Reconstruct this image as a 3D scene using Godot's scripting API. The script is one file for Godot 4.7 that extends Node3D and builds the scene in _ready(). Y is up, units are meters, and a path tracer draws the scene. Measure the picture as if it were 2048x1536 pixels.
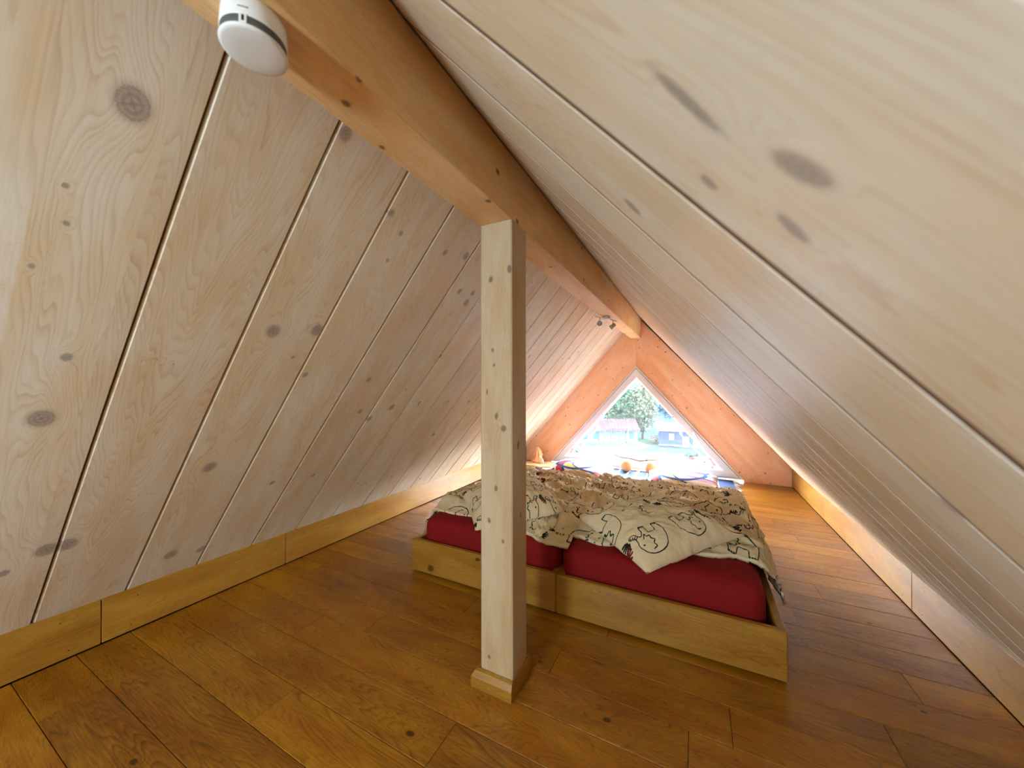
extends Node3D
# A small attic bedroom under a steep wooden roof, daylight from the far gable window
# and cool light from an unseen globe lamp behind the camera. x right, y up, -z towards the far window.

const SL := 1.145                     # slope of both roof sides
const XL := -2.052                    # floor line of the left slope
const XR := 0.854                     # floor line of the right slope
const YB := 0.177                     # top of the skirting boards
const GZ := -4.444                    # far gable
const BZ := 2.75                      # rear gable
const LAMP := 1.5                     # energy of the globe lamp in the rear half
const RX := -0.599                    # ridge line

var rng := RandomNumberGenerator.new()
var warp: PackedByteArray
var fibre: PackedByteArray
var patch: PackedByteArray
var rings: PackedFloat32Array
var jobs: Array = []
var M: Dictionary = {}


func _ready() -> void:
	rng.seed = 7
	view()
	noises()
	textures()
	materials()
	room()
	gable()
	window_far()
	rear_gable()
	timber()
	fittings()
	bed()
	by_the_window()
	outside()


# ------------------------------------------------------------------ camera, sky, light
func view() -> void:
	var cam := Camera3D.new()
	cam.name = "camera"
	var lens := CameraAttributesPhysical.new()
	lens.frustum_focal_length = 16.32
	lens.frustum_focus_distance = 2.2
	lens.exposure_aperture = 4.0
	cam.attributes = lens
	cam.fov = 94.0
	cam.near = 0.02
	cam.far = 400.0
	cam.position = Vector3(0, 1.0, 0)
	cam.rotation = Vector3(0.0068278, 0.472747, 0)
	add_child(cam)
	cam.current = true
	var env := Environment.new()
	env.background_mode = Environment.BG_SKY
	var sky := Sky.new()
	var sm := ProceduralSkyMaterial.new()
	sm.sky_top_color = Color(0.84, 0.92, 1.0)
	sm.sky_horizon_color = Color(0.94, 0.975, 1.0)
	sm.ground_bottom_color = Color(0.6, 0.62, 0.6)
	sm.ground_horizon_color = Color(0.8, 0.83, 0.84)
	sm.sky_energy_multiplier = 5.5
	sm.ground_energy_multiplier = 1.0
	sky.sky_material = sm
	env.sky = sky
	env.tonemap_mode = Environment.TONE_MAPPER_LINEAR
	env.tonemap_exposure = 2.7
	env.sdfgi_enabled = true
	env.ssao_enabled = true
	env.ssil_enabled = true
	var we := WorldEnvironment.new()
	we.name = "surroundings"
	we.environment = env
	add_child(we)
	var sun := DirectionalLight3D.new()
	sun.name = "sun"
	sun.light_color = Color(1.0, 0.96, 0.88)
	sun.light_energy = 4.0
	sun.light_angular_distance = 0.6
	sun.shadow_enabled = true
	sun.sky_mode = DirectionalLight3D.SKY_MODE_LIGHT_ONLY
	sun.look_at_from_position(Vector3(6, 9, 0.0), Vector3.ZERO)
	add_child(sun)


# ------------------------------------------------------------------ nodes
func numbered(called: String) -> String:
	if not has_node(NodePath(called)):
		return called
	var k := 1
	while has_node(NodePath("%s_%03d" % [called, k])):
		k += 1
	return "%s_%03d" % [called, k]


func thing(called: String, label: String, category: String, at := Vector3.ZERO, group := "") -> Node3D:
	var o := Node3D.new()
	o.name = numbered(called)
	add_child(o)
	o.position = at
	o.set_meta("label", label)
	o.set_meta("category", category)
	if group:
		o.set_meta("group", group)
	return o


func setting(called: String, label: String) -> Node3D:
	var o := Node3D.new()
	o.name = called
	add_child(o)
	o.set_meta("kind", "structure")
	o.set_meta("label", label)
	return o


func part(parent: Node, called: String, st: SurfaceTool, mat: Material, smooth := false) -> MeshInstance3D:
	if not smooth:
		st.generate_normals()
	var o := MeshInstance3D.new()
	o.name = called
	o.mesh = st.commit()
	o.set_surface_override_material(0, mat)
	parent.add_child(o, true)
	return o


func put(parent: Node, called: String, mesh: Mesh, mat: Material, xf := Transform3D()) -> MeshInstance3D:
	var o := MeshInstance3D.new()
	o.name = called
	o.mesh = mesh
	o.set_surface_override_material(0, mat)
	o.transform = xf
	parent.add_child(o, true)
	return o


# ------------------------------------------------------------------ shapes
func flat() -> SurfaceTool:
	var st := SurfaceTool.new()
	st.begin(Mesh.PRIMITIVE_TRIANGLES)
	st.set_smooth_group(-1)
	return st


func soft() -> SurfaceTool:
	var st := SurfaceTool.new()
	st.begin(Mesh.PRIMITIVE_TRIANGLES)
	st.set_smooth_group(0)
	return st


func tri(st: SurfaceTool, a: Vector3, b: Vector3, c: Vector3, ua: Vector2, ub: Vector2, uc: Vector2, hint: Vector3) -> void:
	if (c - a).cross(b - a).dot(hint) < 0.0:
		var t := b
		b = c
		c = t
		var tu := ub
		ub = uc
		uc = tu
	st.set_uv(ua); st.add_vertex(a)
	st.set_uv(ub); st.add_vertex(b)
	st.set_uv(uc); st.add_vertex(c)


func quad(st: SurfaceTool, p: Array, uv: Array, hint: Vector3) -> void:
	tri(st, p[0], p[1], p[2], uv[0], uv[1], uv[2], hint)
	tri(st, p[0], p[2], p[3], uv[0], uv[2], uv[3], hint)


# Bar of a convex cross-section (w, t), run along local x from x0 to x1.
# Texture: u along the bar, v across it, both in metres plus an offset.
func bar(st: SurfaceTool, prof: PackedVector2Array, x0: float, x1: float, xf: Transform3D, uo := Vector2.ZERO, us := Vector2.ONE) -> void:
	var n := prof.size()
	var mid := Vector2.ZERO
	for p in prof:
		mid += p / n
	for i in n:
		var a := prof[i]
		var b := prof[(i + 1) % n]
		var e := b - a
		var out := Vector2(e.y, -e.x)
		if out.dot((a + b) / 2 - mid) < 0.0:
			out = -out
		var va := (a.x + uo.y - a.y) * us.y
		var vb := (b.x + uo.y - b.y) * us.y
		var ua := (x0 + uo.x) * us.x
		var ub := (x1 + uo.x) * us.x
		quad(st, [xf * Vector3(x0, a.y, a.x), xf * Vector3(x1, a.y, a.x), xf * Vector3(x1, b.y, b.x), xf * Vector3(x0, b.y, b.x)],
			[Vector2(ua, va), Vector2(ub, va), Vector2(ub, vb), Vector2(ua, vb)], xf.basis * Vector3(0, out.y, out.x))
	for s in 2:
		var x := x0 if s == 0 else x1
		for i in range(1, n - 1):
			var uvs := []
			for k in [0, i, i + 1]:
				uvs.append(Vector2((x + uo.x + prof[k].y) * us.x, (prof[k].x + uo.y) * us.y))
			tri(st, xf * Vector3(x, prof[0].y, prof[0].x), xf * Vector3(x, prof[i].y, prof[i].x), xf * Vector3(x, prof[i + 1].y, prof[i + 1].x), uvs[0], uvs[1], uvs[2], xf.basis * Vector3(-1 if s == 0 else 1, 0, 0))


func board_profile(w: float, t: float, bev: float, bev0 := -1.0) -> PackedVector2Array:
	if bev0 < 0.0:
		bev0 = bev
	return PackedVector2Array([Vector2(0, -t), Vector2(0, -bev0), Vector2(bev0, 0), Vector2(w - bev, 0), Vector2(w, -bev), Vector2(w, -t)])


# Box with every edge chamfered; texture u along the longest side.
func block(st: SurfaceTool, at: Vector3, size: Vector3, bev: float, turn := Basis(), uo := Vector2.ZERO, us := 1.0) -> void:
	var h := size / 2
	bev = minf(bev, minf(h.x, minf(h.y, h.z)) * 0.8)
	var xf := Transform3D(turn, at)
	var ax := [0, 1, 2]
	ax.sort_custom(func(a, b): return size[a] > size[b])
	var pt := func(sx, sy, sz, k) -> Vector3:
		var v := Vector3(sx * h.x, sy * h.y, sz * h.z)
		for i in 3:
			if i != k:
				v[i] -= signf(v[i]) * bev
		return v
	var uvf := func(v: Vector3, nrm: Vector3) -> Vector2:
		var big := 0
		for i in 3:
			if absf(nrm[i]) > absf(nrm[big]) + 0.001:
				big = i
		var rest := []
		for a in ax:
			if a != big:
				rest.append(a)
		return (Vector2(v[rest[0]], v[rest[1]]) + uo) * us
	var add := func(vs: Array, nrm: Vector3) -> void:
		for i in range(1, vs.size() - 1):
			tri(st, xf * vs[0], xf * vs[i], xf * vs[i + 1], uvf.call(vs[0], nrm), uvf.call(vs[i], nrm), uvf.call(vs[i + 1], nrm), turn * nrm)
	for k in 3:
		for s in [-1, 1]:
			var vs := []
			for c in [[-1, -1], [1, -1], [1, 1], [-1, 1]]:
				var g := [0, 0, 0]
				g[k] = s
				g[(k + 1) % 3] = c[0]
				g[(k + 2) % 3] = c[1]
				vs.append(pt.call(g[0], g[1], g[2], k))
			var nv := Vector3.ZERO
			nv[k] = s
			add.call(vs, nv)
	for k in 3:
		var i := (k + 1) % 3
		var j := (k + 2) % 3
		for si in [-1, 1]:
			for sj in [-1, 1]:
				var g0 := [0, 0, 0]
				var g1 := [0, 0, 0]
				g0[k] = -1; g1[k] = 1
				g0[i] = si; g1[i] = si
				g0[j] = sj; g1[j] = sj
				var nv := Vector3.ZERO
				nv[i] = si * 1.001
				nv[j] = sj
				add.call([pt.call(g0[0], g0[1], g0[2], i), pt.call(g1[0], g1[1], g1[2], i), pt.call(g1[0], g1[1], g1[2], j), pt.call(g0[0], g0[1], g0[2], j)], nv)
	for sx in [-1, 1]:
		for sy in [-1, 1]:
			for sz in [-1, 1]:
				add.call([pt.call(sx, sy, sz, 0), pt.call(sx, sy, sz, 1), pt.call(sx, sy, sz, 2)], Vector3(sx, sy, sz))


func boxed(parent: Node, called: String, at: Vector3, size: Vector3, bev: float, mat: Material, turn := Basis(), uo := Vector2.ZERO) -> MeshInstance3D:
	var st := flat()
	block(st, at, size, bev, turn, uo)
	return part(parent, called, st, mat)


# Flat plate: polygon in x,y, from z0 (front) back to z1. Grain direction g gives u.
func plate(st: SurfaceTool, poly: PackedVector2Array, z0: float, z1: float, g := Vector2(1, 0), uo := Vector2.ZERO, us := 1.0) -> void:
	var idx := Geometry2D.triangulate_polygon(poly)
	var g2 := Vector2(-g.y, g.x)
	for k in range(0, idx.size(), 3):
		var a := poly[idx[k]]
		var b := poly[idx[k + 1]]
		var c := poly[idx[k + 2]]
		for z in [z0, z1]:
			tri(st, Vector3(a.x, a.y, z), Vector3(b.x, b.y, z), Vector3(c.x, c.y, z),
				(Vector2(a.dot(g), a.dot(g2)) + uo) * us, (Vector2(b.dot(g), b.dot(g2)) + uo) * us, (Vector2(c.dot(g), c.dot(g2)) + uo) * us, Vector3(0, 0, signf(z - (z0 + z1) / 2)))
	var cw := Geometry2D.is_polygon_clockwise(poly)
	for i in poly.size():
		var a := poly[i]
		var b := poly[(i + 1) % poly.size()]
		var e := b - a
		var out := Vector2(-e.y, e.x) if cw else Vector2(e.y, -e.x)
		var ua := (Vector2(a.dot(g), a.dot(g2)) + uo) * us
		var ub := (Vector2(b.dot(g), b.dot(g2)) + uo) * us
		var dz := Vector2(0, absf(z1 - z0)) * us
		quad(st, [Vector3(a.x, a.y, z0), Vector3(b.x, b.y, z0), Vector3(b.x, b.y, z1), Vector3(a.x, a.y, z1)], [ua, ub, ub + dz, ua + dz], Vector3(out.x, out.y, 0))


func grid(st: SurfaceTool, nu: int, nv: int, f: Callable, flip := false) -> void:
	var base: int = st.get_meta("n") if st.has_meta("n") else 0
	for j in nv + 1:
		for i in nu + 1:
			var r: Array = f.call(float(i) / nu, float(j) / nv)
			st.set_uv(r[1])
			st.add_vertex(r[0])
	for j in nv:
		for i in nu:
			var a := base + j * (nu + 1) + i
			var b := a + 1
			var c := a + nu + 1
			var d := c + 1
			for k in ([a, c, b, b, c, d] if flip else [a, b, c, b, d, c]):
				st.add_index(k)
	st.set_meta("n", base + (nu + 1) * (nv + 1))


# Soft sheet with thickness: top surface f(u, v) -> [point, uv], underside set lower.
func sheet(nu: int, nv: int, f: Callable, thick: float) -> SurfaceTool:
	var st := soft()
	var low := func(u: float, v: float) -> Array:
		var r: Array = f.call(u, v)
		var e := minf(minf(u, 1 - u) * nu, minf(v, 1 - v) * nv)
		return [r[0] - Vector3(0, thick * clampf(e, 0.0, 1.0), 0), r[1]]
	grid(st, nu, nv, f, true)
	grid(st, nu, nv, low, false)
	return st


func lathe(prof: PackedVector2Array, seg: int) -> SurfaceTool:
	var st := soft()
	var n := prof.size() - 1
	grid(st, seg, n, func(u: float, v: float) -> Array:
		var p := prof[roundi(v * n)]
		var a := u * TAU
		return [Vector3(cos(a) * p.x, p.y, sin(a) * p.x), Vector2(u, v)])
	return st


func tube(st: SurfaceTool, path: PackedVector3Array, radii: PackedFloat32Array, seg := 10, us := 1.0) -> void:
	var n := path.size() - 1
	var frames := []
	var up := Vector3(0.13, 0.97, 0.21).normalized()
	for i in n + 1:
		var d := (path[mini(i + 1, n)] - path[maxi(i - 1, 0)]).normalized()
		var s := d.cross(up)
		if s.length() < 0.05:
			s = d.cross(Vector3(1, 0, 0.1))
		s = s.normalized()
		frames.append([s, s.cross(d).normalized()])
	grid(st, seg, n, func(u: float, v: float) -> Array:
		var i := roundi(v * n)
		var a := u * TAU
		return [path[i] + (frames[i][0] * cos(a) + frames[i][1] * sin(a)) * radii[i], Vector2(v, u) * us], true)
	for s in 2:
		var i := 0 if s == 0 else n
		grid(st, seg, 1, func(u: float, v: float) -> Array:
			var a := u * TAU
			return [path[i] + (frames[i][0] * cos(a) + frames[i][1] * sin(a)) * radii[i] * v, Vector2(u, v)], s == 1)


func rod(parent: Node, called: String, a: Vector3, b: Vector3, r: float, mat: Material, seg := 12) -> MeshInstance3D:
	var st := soft()
	tube(st, PackedVector3Array([a, b]), PackedFloat32Array([r, r]), seg)
	return part(parent, called, st, mat)


func ball(parent: Node, called: String, at: Vector3, r: Vector3, mat: Material, seg := 20) -> MeshInstance3D:
	var m := SphereMesh.new()
	m.radius = 1.0
	m.height = 2.0
	m.radial_segments = seg
	m.rings = seg / 2
	return put(parent, called, m, mat, Transform3D(Basis.from_scale(r), at))


# ------------------------------------------------------------------ wood textures
func noises() -> void:
	var n := FastNoiseLite.new()
	n.noise_type = FastNoiseLite.TYPE_SIMPLEX_SMOOTH
	n.seed = 3
	n.frequency = 0.006
	n.fractal_type = FastNoiseLite.FRACTAL_FBM
	n.fractal_octaves = 2
	warp = n.get_seamless_image(1024, 1024).get_data()
	n.seed = 11
	n.frequency = 0.11
	n.fractal_octaves = 3
	fibre = n.get_seamless_image(1024, 1024).get_data()
	n.seed = 23
	n.frequency = 0.009
	n.fractal_octaves = 4
	patch = n.get_seamless_image(1024, 1024).get_data()
	rings.resize(2048)
	var k := 0
	while k < 2048:
		var w := rng.randi_range(34, 92)
		var a := rng.randf_range(0.35, 1.0)
		for i in w:
			if k + i < 2048:
				var f := float(i) / w
				rings[k + i] = a * (pow(f, 2.6) if f < 0.9 else pow(0.9, 2.6) * (1 - f) * 10.0)
		k += w


func job(key: String, w: float, h: float, ppm: float, boards: Array, knots: Array, pal: Array, opt := {}) -> void:
	var d := {"key": key, "w": w, "h": h, "ppm": ppm, "boards": boards, "knots": knots, "pal": pal, "seed": jobs.size() * 31 + 5}
	d.merge(opt)
	jobs.append(d)


# pal: light, ring, tint light, tint dark, knot (sRGB colours)
func paint(d: Dictionary) -> void:
	var r := RandomNumberGenerator.new()
	r.seed = d.seed
	var ppm: float = d.ppm
	var W := int(d.w * ppm)
	var H := int(d.h * ppm)
	var dg := PackedFloat32Array()
	dg.resize(W * H)
	for k in d.knots:
		var kr: float = k[2] * ppm
		var ku: float = k[0] * ppm
		var kw: float = k[1] * ppm
		var R := kr * 4.5
		var side := 1.0 if r.randf() < 0.5 else -1.0
		for y in range(maxi(0, int(kw - R)), mini(H, int(kw + R))):
			for x in range(maxi(0, int(ku - R * 1.8)), mini(W, int(ku + R * 1.8))):
				var e := (((x - ku) / 1.8) ** 2 + (y - kw) ** 2) / (kr * kr)
				dg[y * W + x] += (150.0 + 9000.0 * k[2]) * exp(-e / 4.0) * side
	# palette: 64 tones by 16 tints
	var pal := PackedByteArray()
	pal.resize(64 * 16 * 3)
	for t in 16:
		for s in 64:
			var a: Color = d.pal[0].lerp(d.pal[2], t / 15.0)
			var b: Color = d.pal[1].lerp(d.pal[3], t / 15.0)
			var c := a.lerp(b, s / 63.0)
			var o := (t * 64 + s) * 3
			pal[o] = c.r8
			pal[o + 1] = c.g8
			pal[o + 2] = c.b8
	var data := PackedByteArray()
	data.resize(W * H * 3)
	var freq: float = d.get("freq", 260.0) * 64.0
	var ring_k: float = d.get("ring", 0.5) * 63.0
	var fib_k: float = d.get("fibre", 0.5) * 63.0 / 255.0
	var amp: float = d.get("amp", 2.2) * 64.0 / 128.0
	var tint_k: float = d.get("tint", 1.0)
	var spread: float = d.get("spread", 8.0)
	for b in d.boards:
		var x0 := clampi(int(b[0] * ppm), 0, W)
		var x1 := clampi(int(ceil(b[1] * ppm)), 0, W)
		var y0 := clampi(int(b[2] * ppm), 0, H)
		var y1 := clampi(int(ceil(b[3] * ppm)), 0, H)
		var wc: float = lerpf(b[2], b[3], r.randf_range(0.2, 0.8)) if r.randf() < d.get("flat", 0.6) else b[2] - r.randf_range(0.1, 0.4)
		var dd := r.randf_range(0.004, 0.02)
		var sl: float = r.randf_range(0.03, 0.12) * freq / ppm * (1.0 if r.randf() < 0.5 else -1.0) * float(d.get("cathedral", 1.0))
		var ox := r.randi_range(0, 1023)
		var oy := r.randi_range(0, 1023)
		var tone0 := r.randf_range(-spread, spread) + 4.0
		var tint0 := r.randf_range(-2.2, 2.2)
		var ku := int(float(d.get("stretch", 240.0)) / ppm * 256)
		var fu := int(70.0 / ppm * 256)
		var pu := int(230.0 / ppm * 256)
		var kf := 0.75 if absf(wc - (b[2] + b[3]) / 2) < 0.2 else 1.0
		for y in range(y0, y1):
			var w := y / ppm
			var hv := sqrt((w - wc) * (w - wc) + dd * dd) * freq * kf + r.randf() * 0.0 + ox * 7.0
			var wy := (int(w * 2600) + oy & 1023) << 10
			var fy := (int(w * 2900) + oy & 1023) << 10
			var py := (int(w * 900) + oy & 1023) << 10
			var o := y * W + x0
			for x in range(x0, x1):
				var wv := warp[wy | ((x * ku >> 8) + ox & 1023)]
				var g := int(hv - x * sl + (wv - 128) * amp + dg[o]) & 2047
				var tone := int(rings[g] * ring_k + (fibre[fy | ((x * fu >> 8) + ox & 1023)] - 90) * fib_k + tone0)
				var tint := int((patch[py | ((x * pu >> 8) + oy & 1023)] - 104) * 0.11 * tint_k + 5.0 + tint0)
				tone = 0 if tone < 0 else (63 if tone > 63 else tone)
				tint = 0 if tint < 0 else (15 if tint > 15 else tint)
				var q := (tint * 64 + tone) * 3
				var z := o * 3
				data[z] = pal[q]
				data[z + 1] = pal[q + 1]
				data[z + 2] = pal[q + 2]
				o += 1
	var kc: Color = d.pal[4]
	for k in d.knots:
		var kr: float = k[2] * ppm
		var ku: float = k[0] * ppm
		var kw: float = k[1] * ppm
		var st: float = k[3] if k.size() > 3 else 1.25
		var R := kr * 1.5
		var tilt := r.randf_range(-0.3, 0.3)
		var ca := cos(tilt)
		var sa := sin(tilt)
		var edge := kc.darkened(0.3)
		for y in range(maxi(0, int(kw - R * st)), mini(H, int(kw + R * st) + 1)):
			for x in range(maxi(0, int(ku - R * st)), mini(W, int(ku + R * st) + 1)):
				var dx := ((x - ku) * ca + (y - kw) * sa) / st
				var dy := -(x - ku) * sa + (y - kw) * ca
				var e := sqrt(dx * dx + dy * dy) / kr
				e += (fibre[(y * 3 & 1023) << 10 | (x * 3 & 1023)] - 128) * 0.0012
				if e > 1.4:
					continue
				var al := 0.72 if e < 0.92 else clampf((1.4 - e) * 0.6, 0.0, 0.4)
				var c := kc.lerp(edge, clampf((e - 0.72) * 3.0, 0.0, 1.0) if e < 1.05 else 0.45)
				if e < 0.8:
					c = c.darkened(0.1 + 0.1 * sin(e * 16.0))
					if k[2] > 0.011 and (absf(dx - dy * 0.3) < 0.05 * kr * (1 - e) or absf(dy + dx * 0.4) < 0.04 * kr * (1 - e)):
						c = edge
				var z := (y * W + x) * 3
				data[z] = int(lerpf(data[z], c.r8, al))
				data[z + 1] = int(lerpf(data[z + 1], c.g8, al))
				data[z + 2] = int(lerpf(data[z + 2], c.b8, al))
	for s in d.get("strokes", []):      # brush strokes and cracks: [u0, w0, u1, w1, width, colour, strength]
		var n := int(maxf(absf(s[2] - s[0]), absf(s[3] - s[1])) * ppm) + 1
		for i in n:
			var f := float(i) / n
			var cx: float = lerpf(s[0], s[2], f) * ppm + (s[7] if s.size() > 7 else 0.0) * ppm * ((warp[(int(f * 900) & 1023) << 10] - 128) / 128.0)
			var cy: float = lerpf(s[1], s[3], f) * ppm + (s[7] if s.size() > 7 else 0.0) * ppm * ((warp[int(f * 700) & 1023] - 128) / 128.0)
			var hw: float = s[4] * ppm / 2
			for y in range(maxi(0, int(cy - hw)), mini(H, int(cy + hw) + 1)):
				var x := int(cx)
				if x < 0 or x >= W:
					continue
				var z := (y * W + x) * 3
				var ed := (y - cy) / hw
				var al: float = s[6] * (1.0 - ed * ed) * minf(1.0, minf(f, 1.0 - f) * 5.0) * (0.3 + 0.7 * (fibre[(y * 9 & 1023) << 10 | (x >> 2 & 1023)] / 255.0))
				if al <= 0.0:
					continue
				data[z] = int(lerpf(data[z], s[5].r8, al))
				data[z + 1] = int(lerpf(data[z + 1], s[5].g8, al))
				data[z + 2] = int(lerpf(data[z + 2], s[5].b8, al))
	d["image"] = Image.create_from_data(W, H, false, Image.FORMAT_RGB8, data)


func rgb(r: int, g: int, b: int) -> Color:
	return Color8(r, g, b)


var floor_rows: Array = []           # [row, x0, x1, seed]


func textures() -> void:
	var pine := [rgb(238, 228, 208), rgb(206, 181, 146), rgb(232, 212, 178), rgb(199, 164, 120), rgb(172, 156, 142)]
	var slope_len := (RX - XL) * sqrt(1 + SL * SL)
	# left slope: image v runs from z = 0.11 towards the window; near planks finer
	var LK := [[1.761, -0.258, 0.0242], [0.989, -0.252, 0.0219], [1.18, -0.264, 0.0091], [1.322, -0.659, 0.0185], [1.35, -0.793, 0.0185], [0.697, -0.668, 0.0192], [0.428, -0.33, 0.0225], [0.163, -0.682, 0.021], [0.361, -0.259, 0.0121], [1.934, -0.605, 0.0149], [1.818, -0.83, 0.0095], [1.776, -0.902, 0.0072], [1.817, -1.247, 0.0136], [1.627, -1.433, 0.0152], [1.79, -1.131, 0.0096], [1.682, -1.434, 0.0116], [1.667, -1.342, 0.0114], [1.149, -0.838, 0.0095], [1.131, -1.14, 0.011], [0.945, -1.397, 0.0155], [0.873, -1.292, 0.0139], [0.932, -1.204, 0.0112], [0.127, -0.795, 0.0165], [1.575, -0.207, 0.0042], [1.503, -0.218, 0.0043], [1.398, -0.19, 0.0044], [0.509, -0.957, 0.0106], [0.493, -1.161, 0.0096], [1.672, -0.908, 0.0056], [1.226, -0.76, 0.0057]]
	var zn := 0.11
	var near_len := zn + 0.8135
	var kn := []
	var kf := []
	for k in LK:
		if k[1] > -0.8135:
			kn.append([k[0], zn - k[1] + (0.039 if k[1] > -0.352 else 0.0), k[2]])
		else:
			kf.append([k[0], -0.8135 - k[1], k[2]])
	for i in 55:
		kf.append([rng.randf_range(0.1, 2.1), rng.randf_range(0.6, 3.6), rng.randf_range(0.004, 0.012)])
	var bn := []
	for i in 4:
		bn.append([0.0, slope_len + 0.05, maxf(0.0, i * 0.2305), (i + 1) * 0.2305])
	var wash := rgb(238, 230, 212)
	var strokes := []
	for i in 5:
		strokes.append([1.12, 0.290 + i * 0.008, 1.60 - 0.004 * i, 0.286 + i * 0.008, 0.011, rgb(246, 242, 232), 0.9, 0.003])
	strokes.append([1.22, 0.62, 1.42, 0.60, 0.028, wash, 0.35, 0.01])
	strokes.append([1.16, 0.60, 1.20, 0.47, 0.003, rgb(150, 105, 66), 0.8, 0.02])
	strokes.append([0.62, 0.58, 0.60, 0.66, 0.004, rgb(170, 120, 90), 0.6, 0.01])
	job("pine_near", slope_len + 0.05, 4 * 0.2305, 880.0, bn, kn, pine, {"freq": 150.0, "ring": 0.7, "fibre": 0.4, "amp": 2.4, "strokes": strokes})
	var bf := []
	for i in 16:
		bf.append([0.0, slope_len + 0.05, i * 0.2305, (i + 1) * 0.2305])
	job("pine_far", slope_len + 0.05, 16 * 0.2305, 400.0, bf, kf, pine, {"freq": 150.0, "ring": 0.7, "fibre": 0.4, "amp": 2.4})
	# right slope: image v runs from the far gable towards the camera
	var RK := [[1.303, 0.115, 0.006, 4.2], [1.229, 0.123, 0.0085, 1.9], [1.218, 0.069, 0.0066, 1.8], [1.284, 0.048, 0.006], [0.912, -0.237, 0.012], [1.41, -0.16, 0.012], [0.62, -0.1, 0.014], [1.55, 0.16, 0.009]]
	var kr := []
	for k in RK:
		var q: Array = k.duplicate()
		q[1] += 0.461
		kr.append(q)
	var br := []
	for i in 5:
		br.append([0.0, 2.2, i * 0.2305, (i + 1) * 0.2305])
	var rs := [[1.02, 0.66, 1.16, 0.65, 0.06, wash, 0.35, 0.006], [0.95, 0.56, 1.13, 0.57, 0.05, wash, 0.3, 0.006], [1.14, 0.548, 1.20, 0.545, 0.022, wash, 0.55, 0.004], [1.15, 0.475, 1.24, 0.468, 0.010, wash, 0.6, 0.003], [0.85, 0.30, 1.2, 0.31, 0.008, wash, 0.5, 0.004], [1.0, 0.42, 1.3, 0.40, 0.010, wash, 0.45, 0.006]]
	job("pine_right", 2.2, 5 * 0.2305, 760.0, br, kr, pine, {"freq": 150.0, "ring": 0.7, "fibre": 0.4, "amp": 2.4, "strokes": rs})
	# timber: beam, post, gable panels
	var tk := []
	for i in 46:
		tk.append([rng.randf_range(0, 3.0), rng.randf_range(0, 0.9), rng.randf_range(0.004, 0.009)])
	job("timber", 3.0, 0.9, 420.0, [[0.0, 3.0, 0.0, 0.3], [0.0, 3.0, 0.3, 0.6], [0.0, 3.0, 0.6, 0.9]], tk, [rgb(242, 208, 156), rgb(212, 160, 102), rgb(234, 188, 128), rgb(198, 142, 82), rgb(120, 84, 62)], {"freq": 210.0, "ring": 0.55, "fibre": 0.4, "amp": 2.4})
	var pk := [[1.36, 0.038, 0.008], [1.385, 0.112, 0.008, 1.6], [1.12, 0.045, 0.005], [1.07, 0.05, 0.004], [0.86, 0.088, 0.010, 1.0], [0.90, 0.06, 0.006, 1.8], [0.66, 0.058, 0.006, 1.6], [0.55, 0.03, 0.006, 1.5], [0.49, 0.085, 0.005], [0.98, 0.022, 0.003, 3.0], [0.80, 0.165, 0.008, 1.8], [0.56, 0.185, 0.005, 2.0], [0.1, 0.03, 0.005]]
	job("post", 1.6, 0.24, 620.0, [[0.0, 1.6, 0.0, 0.12], [0.0, 1.6, 0.12, 0.24]], pk, [rgb(206, 188, 156), rgb(174, 142, 102), rgb(198, 168, 128), rgb(166, 126, 84), rgb(120, 94, 76)], {"freq": 240.0, "ring": 0.5, "fibre": 0.35, "amp": 2.0, "flat": 0.2})
	var gk := []
	for i in 60:
		gk.append([rng.randf_range(0, 3.0), rng.randf_range(0, 1.2), rng.randf_range(0.004, 0.0075)])
	job("gable_pine", 3.0, 1.2, 330.0, [[0.0, 3.0, 0.0, 0.3], [0.0, 3.0, 0.3, 0.6], [0.0, 3.0, 0.6, 0.9], [0.0, 3.0, 0.9, 1.2]], gk, [rgb(248, 206, 168), rgb(228, 160, 114), rgb(244, 190, 146), rgb(216, 140, 92), rgb(140, 92, 70)], {"freq": 150.0, "ring": 0.6, "fibre": 0.4, "amp": 3.0})
	# floor boards
	var cuts := {0: [-1.747], 1: [0.31], 2: [-1.184, 0.4], 3: [-0.635], 4: [-1.445, 0.05], 5: [-1.21, -0.02], 6: [-1.86, -0.457, 0.091], 7: [-0.914, 0.492], 8: [-1.886, -0.317], 9: [-1.2, 0.636], 10: [-0.6], 11: [0.386], 12: [-1.5], 13: [0.531], 14: [-1.7, -0.2], 15: [-0.9], 16: [0.511], 17: [-1.6, 0.2], 18: [0.592], 19: [-1.1], 20: [0.512], 21: [-1.75, -0.3], 22: [0.3], 23: [-0.5], 24: [-1.4, 0.5], 25: [-0.1], 26: [-1.0, 0.62], 27: [-0.4], 28: [0.1], -1: [0.2], -2: [-1.0], -3: [-1.5, 0.1]}
	for k in range(-12, 29):
		var xs := [XL]
		for c in (cuts[k] if cuts.has(k) else [rng.randf_range(-1.6, 0.4)]):
			xs.append(c)
		xs.append(XR)
		for i in xs.size() - 1:
			floor_rows.append([k, xs[i], xs[i + 1]])
	var oak := [rgb(176, 118, 22), rgb(100, 58, 5), rgb(158, 94, 14), rgb(80, 42, 3), rgb(50, 30, 8)]
	var fb := []
	var fk := []
	for f in floor_rows:
		if f[0] >= -3 and f[0] < 10:
			fb.append([f[1] - XL, f[2] - XL, (f[0] + 3) * 0.1427, (f[0] + 4) * 0.1427])
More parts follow.
